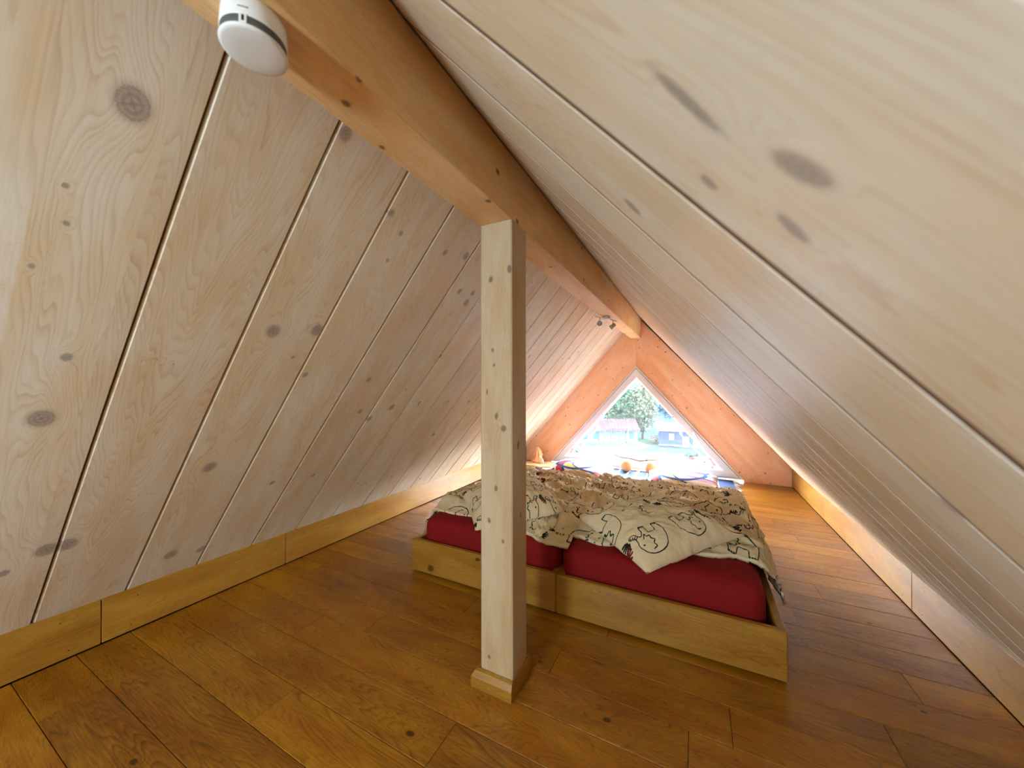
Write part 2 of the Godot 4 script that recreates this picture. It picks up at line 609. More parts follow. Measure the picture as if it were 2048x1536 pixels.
	for k in [[-1.335, -0.395, 0.007], [-0.735, -0.79, 0.008], [-0.24, -1.09, 0.007], [-0.505, -1.21, 0.004], [0.62, -1.56, 0.005], [-1.98, -0.87, 0.003]]:
		fk.append([k[0] - XL, -k[1] - 0.312 + 3 * 0.1427, k[2], 1.7])
	job("oak_near", XR - XL, 13 * 0.1427, 640.0, fb, fk, oak, {"freq": 150.0, "ring": 0.75, "fibre": 0.75, "amp": 3.4, "spread": 11.0, "cathedral": 1.6, "flat": 0.75})
	var fb2 := []
	for f in floor_rows:
		if f[0] >= 10:
			fb2.append([f[1] - XL, f[2] - XL, (f[0] - 10) * 0.1427, (f[0] - 9) * 0.1427])
	job("oak_far", XR - XL, 19 * 0.1427, 330.0, fb2, [[1.0, 0.5, 0.008], [2.2, 0.9, 0.008], [2.7, 0.3, 0.007]], oak, {"freq": 150.0, "ring": 0.75, "fibre": 0.75, "amp": 3.4, "spread": 11.0, "cathedral": 1.6, "flat": 0.75})
	# bed boards and skirting: oiled oak
	job("oak_board", 1.8, 0.8, 560.0, [[0, 1.8, 0, 0.2], [0, 1.8, 0.2, 0.4], [0, 1.8, 0.4, 0.6], [0, 1.8, 0.6, 0.8]], [[0.13, 0.05, 0.016], [0.42, 0.16, 0.008, 1.8], [0.5, 0.165, 0.006, 2.2], [1.75, 0.37, 0.003]], [rgb(178, 130, 50), rgb(126, 82, 18), rgb(164, 110, 34), rgb(108, 68, 12), rgb(76, 48, 14)], {"freq": 170.0, "ring": 0.6, "fibre": 0.6, "amp": 3.0, "spread": 6.0})
	var group := WorkerThreadPool.add_group_task(func(i: int) -> void: paint(jobs[i]), jobs.size())
	WorkerThreadPool.wait_for_group_task_completion(group)


func tex(key: String) -> ImageTexture:
	for d in jobs:
		if d.key == key:
			return ImageTexture.create_from_image(d.image)
	return null


func mat(called: String, color: Color, rough := 0.6, metal := 0.0, spec := 0.5) -> StandardMaterial3D:
	var m := StandardMaterial3D.new()
	m.resource_name = called
	m.albedo_color = color
	m.roughness = rough
	m.metallic = metal
	m.metallic_specular = spec
	M[called] = m
	return m


func wood(called: String, w: float, h: float, rough: float, spec := 0.5) -> StandardMaterial3D:
	var m := mat(called, Color.WHITE, rough, 0.0, spec)
	m.albedo_texture = tex(called)
	m.uv1_scale = Vector3(1.0 / w, 1.0 / h, 1)
	return m


func materials() -> void:
	var slope_len := (RX - XL) * sqrt(1 + SL * SL) + 0.05
	wood("pine_near", slope_len, 4 * 0.2305, 0.5, 0.4)
	wood("pine_far", slope_len, 16 * 0.2305, 0.5, 0.4)
	wood("pine_right", 2.2, 5 * 0.2305, 0.42, 0.4)
	wood("timber", 3.0, 0.9, 0.5, 0.4)
	wood("gable_pine", 3.0, 1.2, 0.5, 0.4)
	wood("post", 1.6, 0.24, 0.5, 0.4)
	wood("oak_near", XR - XL, 13 * 0.1427, 0.30, 0.5)
	wood("oak_far", XR - XL, 19 * 0.1427, 0.30, 0.5)
	wood("oak_board", 1.8, 0.8, 0.32, 0.5)
	mat("groove", rgb(104, 70, 44), 0.9)
	mat("groove_right", rgb(122, 84, 60), 0.9)
	mat("subfloor", rgb(40, 26, 14), 0.9)
	mat("white_paint", rgb(236, 232, 228), 0.35)
	mat("white_bead", rgb(224, 216, 204), 0.45)
	mat("plastic_white", rgb(232, 230, 224), 0.4)
	mat("mesh_grey", rgb(84, 80, 74), 0.7)
	mat("dark", rgb(20, 18, 16), 0.6)
	mat("nail", rgb(44, 34, 26), 0.5, 0.6)
	mat("nickel", rgb(186, 178, 166), 0.35, 0.9)
	mat("bulb_glass", rgb(190, 184, 172), 0.2)
	mat("stucco", rgb(214, 210, 200), 0.9)
	mat("rubber", rgb(58, 54, 50), 0.7)
	var gl := mat("glass", Color(1, 1, 1, 0.04), 0.02)
	gl.transparency = BaseMaterial3D.TRANSPARENCY_ALPHA
	cloths()


# ------------------------------------------------------------------ cloth
func stroke(im: Image, pts: Array, c: Color, width: float) -> void:
	var W := im.get_width()
	var H := im.get_height()
	for i in pts.size() - 1:
		var a: Vector2 = pts[i]
		var b: Vector2 = pts[i + 1]
		var n := int(a.distance_to(b) * 1.2) + 1
		for k in n:
			var p := a.lerp(b, float(k) / n)
			var h := width / 2
			for y in range(int(p.y - h), int(p.y + h) + 1):
				for x in range(int(p.x - h), int(p.x + h) + 1):
					if Vector2(x + 0.5, y + 0.5).distance_squared_to(p) <= h * h + 0.3:
						im.set_pixel(posmod(x, W), posmod(y, H), c)


func arc(pts: Array, steps := 5) -> Array:
	# smooth line through points
	var cu := Curve2D.new()
	for i in pts.size():
		var t: Vector2 = (pts[mini(i + 1, pts.size() - 1)] - pts[maxi(i - 1, 0)]) / 6.0
		cu.add_point(pts[i], -t, t)
	var out := []
	for i in pts.size() - 1:
		for k in steps:
			out.append(cu.sample(i, float(k) / steps))
	out.append(pts[-1])
	return out


func elephant(im: Image, at: Vector2, s: float, turn: float, flip: bool, line: Color, ear: Color, leaf: Color) -> void:
	var xf := func(l: Array) -> Array:
		return l.map(func(p: Vector2) -> Vector2: return at + (Vector2(-p.x if flip else p.x, p.y) * s).rotated(turn))
	var V := func(a: Array) -> Array:
		var o := []
		for i in range(0, a.size(), 2):
			o.append(Vector2(a[i], a[i + 1]))
		return o
	var w := maxf(2.4, s * 0.026)
	stroke(im, xf.call(arc(V.call([-0.48, 0.42, -0.5, 0.05, -0.42, -0.26, -0.2, -0.42, 0.1, -0.45, 0.34, -0.36, 0.46, -0.15, 0.45, 0.0]))), line, w)
	stroke(im, xf.call(V.call([-0.48, 0.42, -0.3, 0.44, -0.27, 0.18, -0.02, 0.18, 0.0, 0.44, 0.17, 0.43, 0.2, 0.2])), line, w)
	stroke(im, xf.call(arc(V.call([0.2, 0.2, 0.28, 0.1, 0.36, 0.16, 0.42, 0.3, 0.54, 0.34, 0.6, 0.26]))), line, w)
	stroke(im, xf.call(arc(V.call([0.45, 0.0, 0.46, 0.14, 0.54, 0.22, 0.6, 0.26]))), line, w)
	stroke(im, xf.call(arc(V.call([0.12, -0.34, 0.0, -0.3, 0.02, -0.19, -0.05, -0.12, 0.03, -0.04, 0.02, 0.06, 0.12, 0.05, 0.17, 0.12, 0.24, 0.02]))), ear, w * 1.2)
	stroke(im, xf.call(V.call([0.33, -0.15, 0.34, -0.14])), line, w * 2.0)
	for k in 4:
		var f := k / 3.0
		stroke(im, xf.call(V.call([0.36 + f * 0.18, 0.17 + f * 0.12, 0.45 + f * 0.12, 0.1 + f * 0.1])), line, w)
	for x in [-0.44, -0.38, -0.32, 0.03, 0.08, 0.13]:
		stroke(im, xf.call(V.call([x, 0.43, x + 0.02, 0.39])), ear, w * 1.3)
	for k in 5:
		var a := -1.2 + k * 0.42
		var d := Vector2(cos(a), sin(a))
		var p := Vector2(0.62, 0.24)
		stroke(im, xf.call([p + d * 0.06, p + d * 0.2]), leaf, w * 1.9)


func cloths() -> void:
	var im := Image.create(1024, 1024, false, Image.FORMAT_RGB8)
	im.fill(rgb(226, 202, 158))
	var r := RandomNumberGenerator.new()
	r.seed = 5
	var inks := [rgb(28, 26, 24), rgb(36, 56, 46), rgb(110, 36, 26), rgb(34, 32, 30), rgb(240, 220, 180), rgb(44, 62, 50)]
	var k := 0
	for j in 5:
		for i in 4:
			var c: Color = inks[k % 6]
			var at := Vector2(i * 256 + 128 + (128 if j % 2 else 0), j * 205 + 100) + Vector2(r.randf_range(-16, 16), r.randf_range(-14, 14))
			elephant(im, at, 168.0, r.randf_range(-0.3, 0.3), (i + j) % 2 == 0, c, inks[(k * 2 + 3) % 4], inks[(k + 3) % 4])
			k += 1
	var t := ImageTexture.create_from_image(im)
	var cl := mat("elephant_cloth", Color.WHITE, 0.85, 0.0, 0.3)
	cl.albedo_texture = t
	cl.uv1_scale = Vector3(1.0 / 0.95, 1.0 / 0.95, 1)
	# weave and creases
	var fn := FastNoiseLite.new()
	fn.seed = 9
	fn.frequency = 0.02
	fn.fractal_octaves = 4
	var nt := NoiseTexture2D.new()
	nt.width = 512
	nt.height = 512
	nt.seamless = true
	nt.noise = fn
	cl.heightmap_enabled = true
	cl.heightmap_texture = nt
	cl.heightmap_scale = 0.5
	var red := mat("red_sheet", rgb(128, 17, 15), 0.8, 0.0, 0.3)
	red.rim_enabled = true
	red.rim = 0.2
	red.rim_tint = 0.8
	red.heightmap_enabled = true
	red.heightmap_texture = nt
	red.heightmap_scale = 0.12
	red.uv1_scale = Vector3(5, 5, 1)
	# striped rug
	var ri := Image.create(512, 64, false, Image.FORMAT_RGB8)
	var navy := rgb(30, 46, 92)
	var cream := rgb(226, 228, 222)
	ri.fill(navy)
	for b in [[0.05, 0.09], [0.12, 0.13], [0.2, 0.27], [0.30, 0.31], [0.345, 0.355], [0.40, 0.42], [0.45, 0.458], [0.50, 0.51], [0.545, 0.56], [0.60, 0.61], [0.66, 0.72], [0.75, 0.76], [0.86, 0.935]]:
		ri.fill_rect(Rect2i(int(b[0] * 512), 0, maxi(2, int((b[1] - b[0]) * 512)), 64), cream)
	for y in 64:
		for x in 512:
			var n := 0.9 + 0.1 * (fibre[(y * 16 & 1023) << 10 | (x * 7 & 1023)] / 255.0)
			ri.set_pixel(x, y, ri.get_pixel(x, y) * n)
	mat("rug", Color.WHITE, 0.95).albedo_texture = ImageTexture.create_from_image(ri)
	mat("fringe", rgb(226, 222, 210), 0.95)
	# printed cushions: bold petals in reds, blues and ochre
	var ci := Image.create(256, 256, false, Image.FORMAT_RGB8)
	var cols := [rgb(190, 40, 52), rgb(46, 72, 130), rgb(226, 160, 170), rgb(196, 190, 214), rgb(216, 180, 96), rgb(236, 232, 226)]
	for y in 256:
		for x in 256:
			var p := Vector2(x - 118, y - 132)
			var a := p.angle() + p.length() * 0.011
			var s := posmod(int(floor(a / TAU * 7.0)), 7)
			var q := fposmod(a / TAU * 7.0, 1.0)
			var c: Color = cols[[0, 3, 2, 4, 0, 3, 2][s]]
			if q < 0.16 or absf(p.length() - 92) < 7:
				c = cols[1]
			if p.length() < 34:
				c = cols[3] if p.length() < 26 else cols[1]
			if p.length() > 99 and q > 0.55:
				c = cols[5]
			ci.set_pixel(x, y, c)
	var cu := mat("cushion_print", Color.WHITE, 0.9)
	cu.albedo_texture = ImageTexture.create_from_image(ci)


# ------------------------------------------------------------------ room
func room() -> void:
	var nl := sqrt(1 + SL * SL)
	var slope_len := (RX - XL) * nl
	var fl := setting("floor", "oiled oak plank floor of short and long boards")
	var st := flat()
	block(st, Vector3((XL + XR) / 2, -0.08, (GZ + BZ) / 2), Vector3(XR - XL + 0.9, 0.12, BZ - GZ + 0.5), 0.005)
	part(fl, "subfloor", st, M.subfloor)
	for f in floor_rows:
		var k: int = f[0]
		var z0 := -0.312 - k * 0.1427
		var near := k < 10
		var row := (k + 3) if near else (k - 10)
		st = flat()
		var w := 0.1427 - 0.0018
		var z1 := z0
		if z0 - 0.1427 < GZ:
			w = z0 - GZ
		# local x along +x, profile across towards -z
		var xf := Transform3D(Basis(Vector3(1, 0, 0), Vector3(0, 1, 0), Vector3(0, 0, -1)), Vector3(0, rng.randf_range(-0.0003, 0.0003), z1))
		bar(st, board_profile(w, 0.018, 0.0009), f[1] + 0.0009, f[2] - 0.0009, xf, Vector2(-XL, row * 0.1427))
		part(fl, "board", st, M.oak_near if near else M.oak_far)
	# left slope: local x up the slope, y into the room, profile towards -z
	var up := Vector3(1, SL, 0) / nl
	var inn := Vector3(SL, -1, 0) / nl
	var wl := setting("wall_left", "sloping wall of wide whitewashed pine planks")
	st = flat()
	var bx := Transform3D(Basis(up, inn, Vector3(0, 0, -1)), Vector3(XL, YB, 0))
	bar(st, PackedVector2Array([Vector2(-BZ - 0.25, -0.16), Vector2(-BZ - 0.25, -0.011), Vector2(-GZ + 0.25, -0.011), Vector2(-GZ + 0.25, -0.16)]), -0.36, slope_len + 0.19, bx)
	part(wl, "backing", st, M.groove)
	for k in range(-8, 18):
		var z0 := -0.352 - k * 0.2305 - 0.003
		var w := 0.2305 - 0.006
		if k < 0:                        # the plank beside the camera is a little wider
			z0 += 0.04
			w += 0.04 if k == -1 else 0.0
		if z0 - w < GZ:
			w = z0 - GZ
		if w < 0.02 or z0 > BZ:
			continue
		st = flat()
		var xf := Transform3D(Basis(up, inn, Vector3(0, 0, -1)), Vector3(XL, YB, z0))
		var near := k < 2
		var row := (k + 2) if near else (k - 2)
		bar(st, board_profile(w, 0.0105, 0.0014, 0.0045), -0.2, slope_len, xf, Vector2(0.0, row * 0.2305 + 0.0035))
		part(wl, "plank", st, M.pine_near if near else M.pine_far)
	# right slope: profile towards +z
	up = Vector3(-1, SL, 0) / nl
	inn = Vector3(-SL, -1, 0) / nl
	var wr := setting("wall_right", "sloping wall of wide pine planks with brown joints")
	st = flat()
	bx = Transform3D(Basis(up, inn, Vector3(0, 0, 1)), Vector3(XR, YB, 0))
	bar(st, PackedVector2Array([Vector2(GZ - 0.25, -0.16), Vector2(GZ - 0.25, -0.0009), Vector2(BZ + 0.25, -0.0009), Vector2(BZ + 0.25, -0.16)]), -0.36, slope_len + 0.19, bx)
	part(wr, "backing", st, M.groove_right)
	for k in range(-8, 18):
		var z0 := -0.341 - (k + 1) * 0.2305 + 0.0065
		var w := 0.2305 - 0.013
		if z0 < GZ:
			w -= GZ - z0
			z0 = GZ
		if w < 0.02 or z0 > BZ:
			continue
		st = flat()
		var xf := Transform3D(Basis(up, inn, Vector3(0, 0, 1)), Vector3(XR, YB, z0))
		bar(st, board_profile(w, 0.0105, 0.0005), -0.2, slope_len, xf, Vector2(0.0, posmod(2 - (k + 1), 5) * 0.2305 + 0.003))
		part(wr, "plank", st, M.pine_right)
	# skirting boards
	skirting("baseboard_left", XL, 1.0, [BZ, 0.55, -0.517, -1.219, GZ])
	skirting("baseboard_right", XR, -1.0, [BZ, -0.4, -2.232, GZ])


func skirting(called: String, x: float, side: float, zs: Array) -> void:
	var o := setting(called, "oiled oak skirting board along the foot of the slope")
	for i in zs.size() - 1:
		var L: float = zs[i] - zs[i + 1] - 0.003
		var zc: float = (zs[i] + zs[i + 1]) / 2
		var st := flat()
		block(st, Vector3(x - side * 0.012, YB / 2 + 0.002, zc), Vector3(0.024, YB - 0.004, L), 0.002, Basis(), Vector2(0.4 * i + L / 2, 0.1 + 0.2 * (i % 4)))
		part(o, "board", st, M.oak_board)
		for e in [[0.1, 0.14], [0.08, 0.03]]:
			for s in [-1, 1]:
				var q := Vector3(x - side * 0.0002, e[1], zc + s * (L / 2 - e[0]))
				var n := ball(o, "nail", q, Vector3(0.0012, 0.0022, 0.0022), M.nail, 8)
				n.set_meta("label", "small dark nail head")


# ------------------------------------------------------------------ far gable and its window
func gable() -> void:
	var o := setting("wall_gable", "gable wall of two orange pine panels meeting above the window")
	var nl := sqrt(1 + SL * SL)
	var ridge := YB + SL * (RX - XL)
	var cx := -0.622
	var top_l := YB + SL * (cx - XL)
	var top_r := YB + SL * (XR - cx)
	var left := PackedVector2Array([Vector2(cx - 0.001, top_l), Vector2(cx - 0.001, 1.236), Vector2(-1.69, 0.02), Vector2(-1.69, 0.0), Vector2(XL, 0.0), Vector2(XL, YB)])
	var right := PackedVector2Array([Vector2(cx + 0.001, minf(top_r, ridge)), Vector2(cx + 0.001, 1.236), Vector2(0.45, 0.02), Vector2(0.45, 0.0), Vector2(XR, 0.0), Vector2(XR, YB)])
	var st := flat()
	plate(st, left, GZ, GZ - 0.05, Vector2(1, SL) / nl, Vector2(1.5, 1.1))
	part(o, "panel", st, M.gable_pine)
	st = flat()
	plate(st, right, GZ, GZ - 0.05, Vector2(-1, SL) / nl, Vector2(0.3, 0.2))
	part(o, "panel", st, M.gable_pine)
	st = flat()
	for poly in [PackedVector2Array([Vector2(cx, 2.3), Vector2(cx, 1.25), Vector2(-1.72, 0.0), Vector2(-2.9, 0.0)]), PackedVector2Array([Vector2(cx, 2.3), Vector2(cx, 1.25), Vector2(0.48, 0.0), Vector2(1.7, 0.0)]), PackedVector2Array([Vector2(-2.9, 0.0), Vector2(1.7, 0.0), Vector2(1.7, -0.6), Vector2(-2.9, -0.6)])]:
		plate(st, poly, GZ - 0.051, GZ - 0.2)
	part(o, "outer_wall", st, M.stucco)


func shrink(t: Array, d: float) -> Array:
	# triangle moved inwards by d, about its incentre
	var a: float = t[1].distance_to(t[2])
	var b: float = t[0].distance_to(t[2])
	var c: float = t[0].distance_to(t[1])
	var p := a + b + c
	var inc: Vector2 = (t[0] * a + t[1] * b + t[2] * c) / p
	var area: float = absf((t[1] - t[0]).cross(t[2] - t[0])) / 2
	var r := 2 * area / p
	return t.map(func(q: Vector2) -> Vector2: return inc + (q - inc) * (r - d) / r)


# Triangular frame between two insets, one straight member per side, mitred.
func triangle_frame(o: Node, called: String, t: Array, d0: float, d1: float, zf: float, zb: float, m: Material, slant := 0.0) -> void:
	var a := shrink(t, d0)
	var b := shrink(t, d1)
	var e := shrink(t, d0 + 0.002)
	var g := shrink(t, d1 - 0.002)
	for i in 3:
		var j := (i + 1) % 3
		var st := flat()
		var mid: Vector2 = (t[0] + t[1] + t[2]) / 3
		var out: Vector2 = ((a[i] + a[j]) / 2 - mid).normalized()
		var prof := [[a, zb], [a, zf - 0.002], [e, zf], [g, zf - slant], [b, zf - 0.002 - slant], [b, zb]]
		var hints := [Vector3(out.x, out.y, 0), Vector3(out.x, out.y, 1), Vector3(0, 0, 1), Vector3(-out.x, -out.y, 1), Vector3(-out.x, -out.y, 0), Vector3(0, 0, -1)]
		for k in 6:
			var p: Array = prof[k]
			var q: Array = prof[(k + 1) % 6]
			quad(st, [Vector3(p[0][i].x, p[0][i].y, p[1]), Vector3(p[0][j].x, p[0][j].y, p[1]), Vector3(q[0][j].x, q[0][j].y, q[1]), Vector3(q[0][i].x, q[0][i].y, q[1])], [Vector2.ZERO, Vector2(1, 0), Vector2(1, 1), Vector2(0, 1)], hints[k])
		part(o, called, st, m)


func window_far() -> void:
	var o := setting("window_1", "triangular white framed gable window")
	var t := [Vector2(-0.62, 1.242), Vector2(-1.69, 0.021), Vector2(0.45, 0.021)]
	triangle_frame(o, "frame", t, 0.0, 0.016, GZ + 0.016, GZ - 0.06, M.white_paint)
	triangle_frame(o, "gasket", t, 0.016, 0.02, GZ + 0.006, GZ - 0.06, M.rubber)
	triangle_frame(o, "sash", t, 0.02, 0.084, GZ + 0.02, GZ - 0.05, M.white_paint)
	triangle_frame(o, "glazing_bead", t, 0.084, 0.102, GZ + 0.012, GZ - 0.05, M.white_bead, 0.03)
	var g := shrink(t, 0.09)
	var st := flat()
	plate(st, PackedVector2Array(g), GZ - 0.024, GZ - 0.03)
	part(o, "pane", st, M.glass)
	# lever handle on the right sash member
	var along := (Vector2(0.45, 0.021) - Vector2(-0.62, 1.242)).normalized()
	var turn := Basis(Vector3(0, 0, 1), along.angle())
	var h := boxed(o, "handle", Vector3(-0.03, 0.5, GZ + 0.024), Vector3(0.07, 0.026, 0.009), 0.003, M.plastic_white, turn)
	boxed(h, "lever", Vector3(0.005, 0.465, GZ + 0.045), Vector3(0.13, 0.016, 0.01), 0.004, M.plastic_white, Basis(Vector3(0, 0, 1), -1.15))
	rod(h, "spindle", Vector3(-0.03, 0.502, GZ + 0.02), Vector3(-0.03, 0.502, GZ + 0.046), 0.009, M.plastic_white)
	# blind guides, brackets and hinges by the glass
	for s in [-1.0, 1.0]:
		var e := Vector3(-0.62 + s * 0.72, 0.18, GZ + 0.024)
		var f := Vector3(-0.62 + s * 0.47, 0.47, GZ + 0.024)
		rod(o, "guide_rod", e, f, 0.004, M.plastic_white)
		boxed(o, "bracket", f + Vector3(s * 0.006, 0, 0.003), Vector3(0.03, 0.018, 0.016), 0.003, M.plastic_white, Basis(Vector3(0, 0, 1), 0.75 * -s))
		boxed(o, "hinge", e + Vector3(s * 0.045, 0.03, 0.004), Vector3(0.05, 0.03, 0.024), 0.005, M.white_bead, Basis(Vector3(0, 0, 1), 0.85 * -s))
		boxed(o, "hinge", e + Vector3(s * 0.07, -0.012, 0.004), Vector3(0.05, 0.03, 0.024), 0.005, M.white_bead, Basis(Vector3(0, 0, 1), 0.85 * -s))
		boxed(o, "corner_clip", e + Vector3(s * 0.06, -0.05, 0.0), Vector3(0.035, 0.03, 0.02), 0.004, M.plastic_white)
		ball(o, "screw", Vector3(-0.62 + s * 0.395, 0.655, GZ + 0.02), Vector3(0.007, 0.007, 0.003), M.dark, 10)
		ball(o, "screw", e + Vector3(-s * 0.012, 0.0, 0.006), Vector3(0.007, 0.007, 0.004), M.dark, 10)


# The other end of the attic, and the globe lamp standing there: the even cool light
# on the post front, the beam and the near planks comes from it.
func rear_gable() -> void:
	var o := setting("wall_rear", "pine gable at the other end")
	var st := flat()
	plate(st, PackedVector2Array([Vector2(RX, 2.3), Vector2(-2.9, 0.0), Vector2(-2.9, -0.4), Vector2(1.7, -0.4), Vector2(1.7, 0.0)]), BZ, BZ + 0.2, Vector2(0.66, 0.75))
	part(o, "panel", st, M.gable_pine)
	var l := thing("floor_lamp", "glowing white globe floor lamp at the rear end of the attic", "lamp", Vector3(-0.75, 0.0, 1.55))
	part(l, "base", lathe(PackedVector2Array([Vector2(0, 0.022), Vector2(0.125, 0.02), Vector2(0.13, 0.012), Vector2(0.13, 0.0), Vector2(0, 0)]), 40), M.nickel)
	rod(l, "pole", Vector3(0, 0.015, 0), Vector3(0, 0.84, 0), 0.010, M.nickel)
	var g := mat("lamp_globe", rgb(240, 240, 236), 0.5)
	g.emission_enabled = true
	g.emission = Color(0.77, 0.9, 1.0)
	g.emission_energy_multiplier = 2.0
	ball(l, "globe_shade", Vector3(0, 1.0, 0), Vector3(0.17, 0.17, 0.17), M.lamp_globe, 40)
	var light := OmniLight3D.new()
	light.name = "globe_light"
	light.light_color = Color(0.77, 0.9, 1.0)
	light.light_energy = LAMP
	light.light_size = 0.16
	light.omni_range = 14.0
	light.omni_attenuation = 2.0
	light.shadow_enabled = true
	light.position = Vector3(0, 1.0, 0)
	l.add_child(light)


# ------------------------------------------------------------------ ridge beam and post
func wall_y(x: float) -> float:
	return YB + SL * ((x - XL) if x < RX else (XR - x))


func timber() -> void:
	var o := thing("ridge_beam", "long square pine ridge beam running under the roof peak to the window wall", "beam")
	var st := flat()
	var ends := []
	for z in [BZ, GZ]:
		var f: float = (-z - 1.05) / 3.394
		var x0: float = -0.657 - 0.026 * f
		var x1: float = -0.5375 - 0.0275 * f
		var y: float = 1.552 + 0.018 * f
		ends.append([Vector3(x0, y + 0.002, z), Vector3(x0 + 0.002, y, z), Vector3(x1 - 0.002, y, z), Vector3(x1, y + 0.002, z), Vector3(x1, wall_y(x1) - 0.006, z), Vector3(x0, wall_y(x0) - 0.006, z)])
	var vs := [0.0, 0.003, 0.118, 0.6, 0.815, 0.95]
	var hint := [Vector3(-1, -1, 0), Vector3(0, -1, 0), Vector3(1, -1, 0), Vector3(1, 0, 0), Vector3(0, 1, 0), Vector3(-1, 0, 0)]
	var v0 := [0.31, 0.31, 0.43, 0.6, 0.1, 0.1]
	var v1 := [0.312, 0.428, 0.432, 0.82, 0.22, 0.3]
	for k in 6:
		var j := (k + 1) % 6
		quad(st, [ends[0][k], ends[1][k], ends[1][j], ends[0][j]], [Vector2(0, v0[k]), Vector2(BZ - GZ, v0[k]), Vector2(BZ - GZ, v1[k]), Vector2(0, v1[k])], hint[k])
	for s in 2:
		for k in range(1, 5):
			tri(st, ends[s][0], ends[s][k], ends[s][k + 1], Vector2(0, 0), Vector2(0.1, 0), Vector2(0.1, 0.1), Vector3(0, 0, 1 if s == 0 else -1))
	part(o, "beam", st, M.timber)
	# post, a touch out of plumb as built
	var p := thing("support_post", "square pale pine post under the ridge beam in front of the bed", "post", Vector3(-0.585, 0, -1.085))
	st = flat()
	var c0 := [Vector3(-0.645, 0.0, -1.03), Vector3(-0.525, 0.0, -1.03), Vector3(-0.525, 0.0, -1.14), Vector3(-0.645, 0.0, -1.14)]
	var c1 := [Vector3(-0.6575, 1.5515, -1.046), Vector3(-0.5365, 1.5515, -1.046), Vector3(-0.5375, 1.5525, -1.162), Vector3(-0.6575, 1.5525, -1.162)]
	var org := Vector3(0.585, 0, 1.085)
	var ring0 := []
	var ring1 := []
	for k in 4:
		for s in [-1, 1]:
			var other: int = (k + s + 4) % 4
			ring0.append(c0[k] + (c0[other] - c0[k]).normalized() * 0.004 + org)
			ring1.append(c1[k] + (c1[other] - c1[k]).normalized() * 0.004 + org)
	for k in 8:
		var j := (k + 1) % 8
		var face_k := k / 2
		var is_face := k % 2 == 1
		var va := [0.0, 0.12, 0.0, 0.12][face_k] as float
		var vb := va + 0.118
		if not is_face:
			vb = va + 0.004
		var m: Vector3 = (ring0[k] + ring0[j]) / 2
		quad(st, [ring0[k], ring1[k], ring1[j], ring0[j]], [Vector2(0, va), Vector2(1.55, va), Vector2(1.55, vb), Vector2(0, vb)], Vector3(m.x, 0, m.z))
	for k in range(1, 7):
		tri(st, ring1[0], ring1[k], ring1[k + 1], Vector2.ZERO, Vector2(0.1, 0), Vector2(0.1, 0.1), Vector3.UP)
	part(p, "shaft", st, M.post)
	# mitred foot moulding
	var oc := [Vector2(-0.670, -1.024), Vector2(-0.518, -1.024), Vector2(-0.518, -1.167), Vector2(-0.670, -1.167)]
	var ic := [Vector2(-0.6465, -1.0285), Vector2(-0.5235, -1.0285), Vector2(-0.5235, -1.1415), Vector2(-0.6465, -1.1415)]
	oc[0].y = -1.008; oc[1].y = -1.008
	for k in 4:
		var j := (k + 1) % 4
		st = flat()
		var a0: Vector2 = oc[k]; var a1: Vector2 = oc[j]
		var b0: Vector2 = ic[k]; var b1: Vector2 = ic[j]
		var rows := [[0.0, 0.0], [0.0, 0.034], [0.45, 0.052], [0.97, 0.056], [0.97, 0.0]]
		var nrm := Vector2((a0 + a1).x / 2 + 0.594, (a0 + a1).y / 2 + 1.09).normalized()
		for q in 4:
			var r0: Array = rows[q]
			var r1: Array = rows[q + 1]
			var P := func(f: float, s: int) -> Vector3:
				var v := (a0.lerp(b0, f) if s == 0 else a1.lerp(b1, f))
				return Vector3(v.x, 0, v.y) + org
			quad(st, [P.call(r0[0], 0) + Vector3(0, r0[1], 0), P.call(r0[0], 1) + Vector3(0, r0[1], 0), P.call(r1[0], 1) + Vector3(0, r1[1], 0), P.call(r1[0], 0) + Vector3(0, r1[1], 0)],
				[Vector2(0, 0.2 + q * 0.02), Vector2(0.15, 0.2 + q * 0.02), Vector2(0.15, 0.22 + q * 0.02), Vector2(0, 0.22 + q * 0.02)], Vector3(nrm.x, 0.3, nrm.y) if q < 3 else Vector3(-nrm.x, 0, -nrm.y))
		part(p, "foot_moulding", st, M.oak_board)
	ball(p, "nail", Vector3(-0.60, 0.02, -1.0075) + org, Vector3(0.002, 0.002, 0.001), M.nickel, 8)


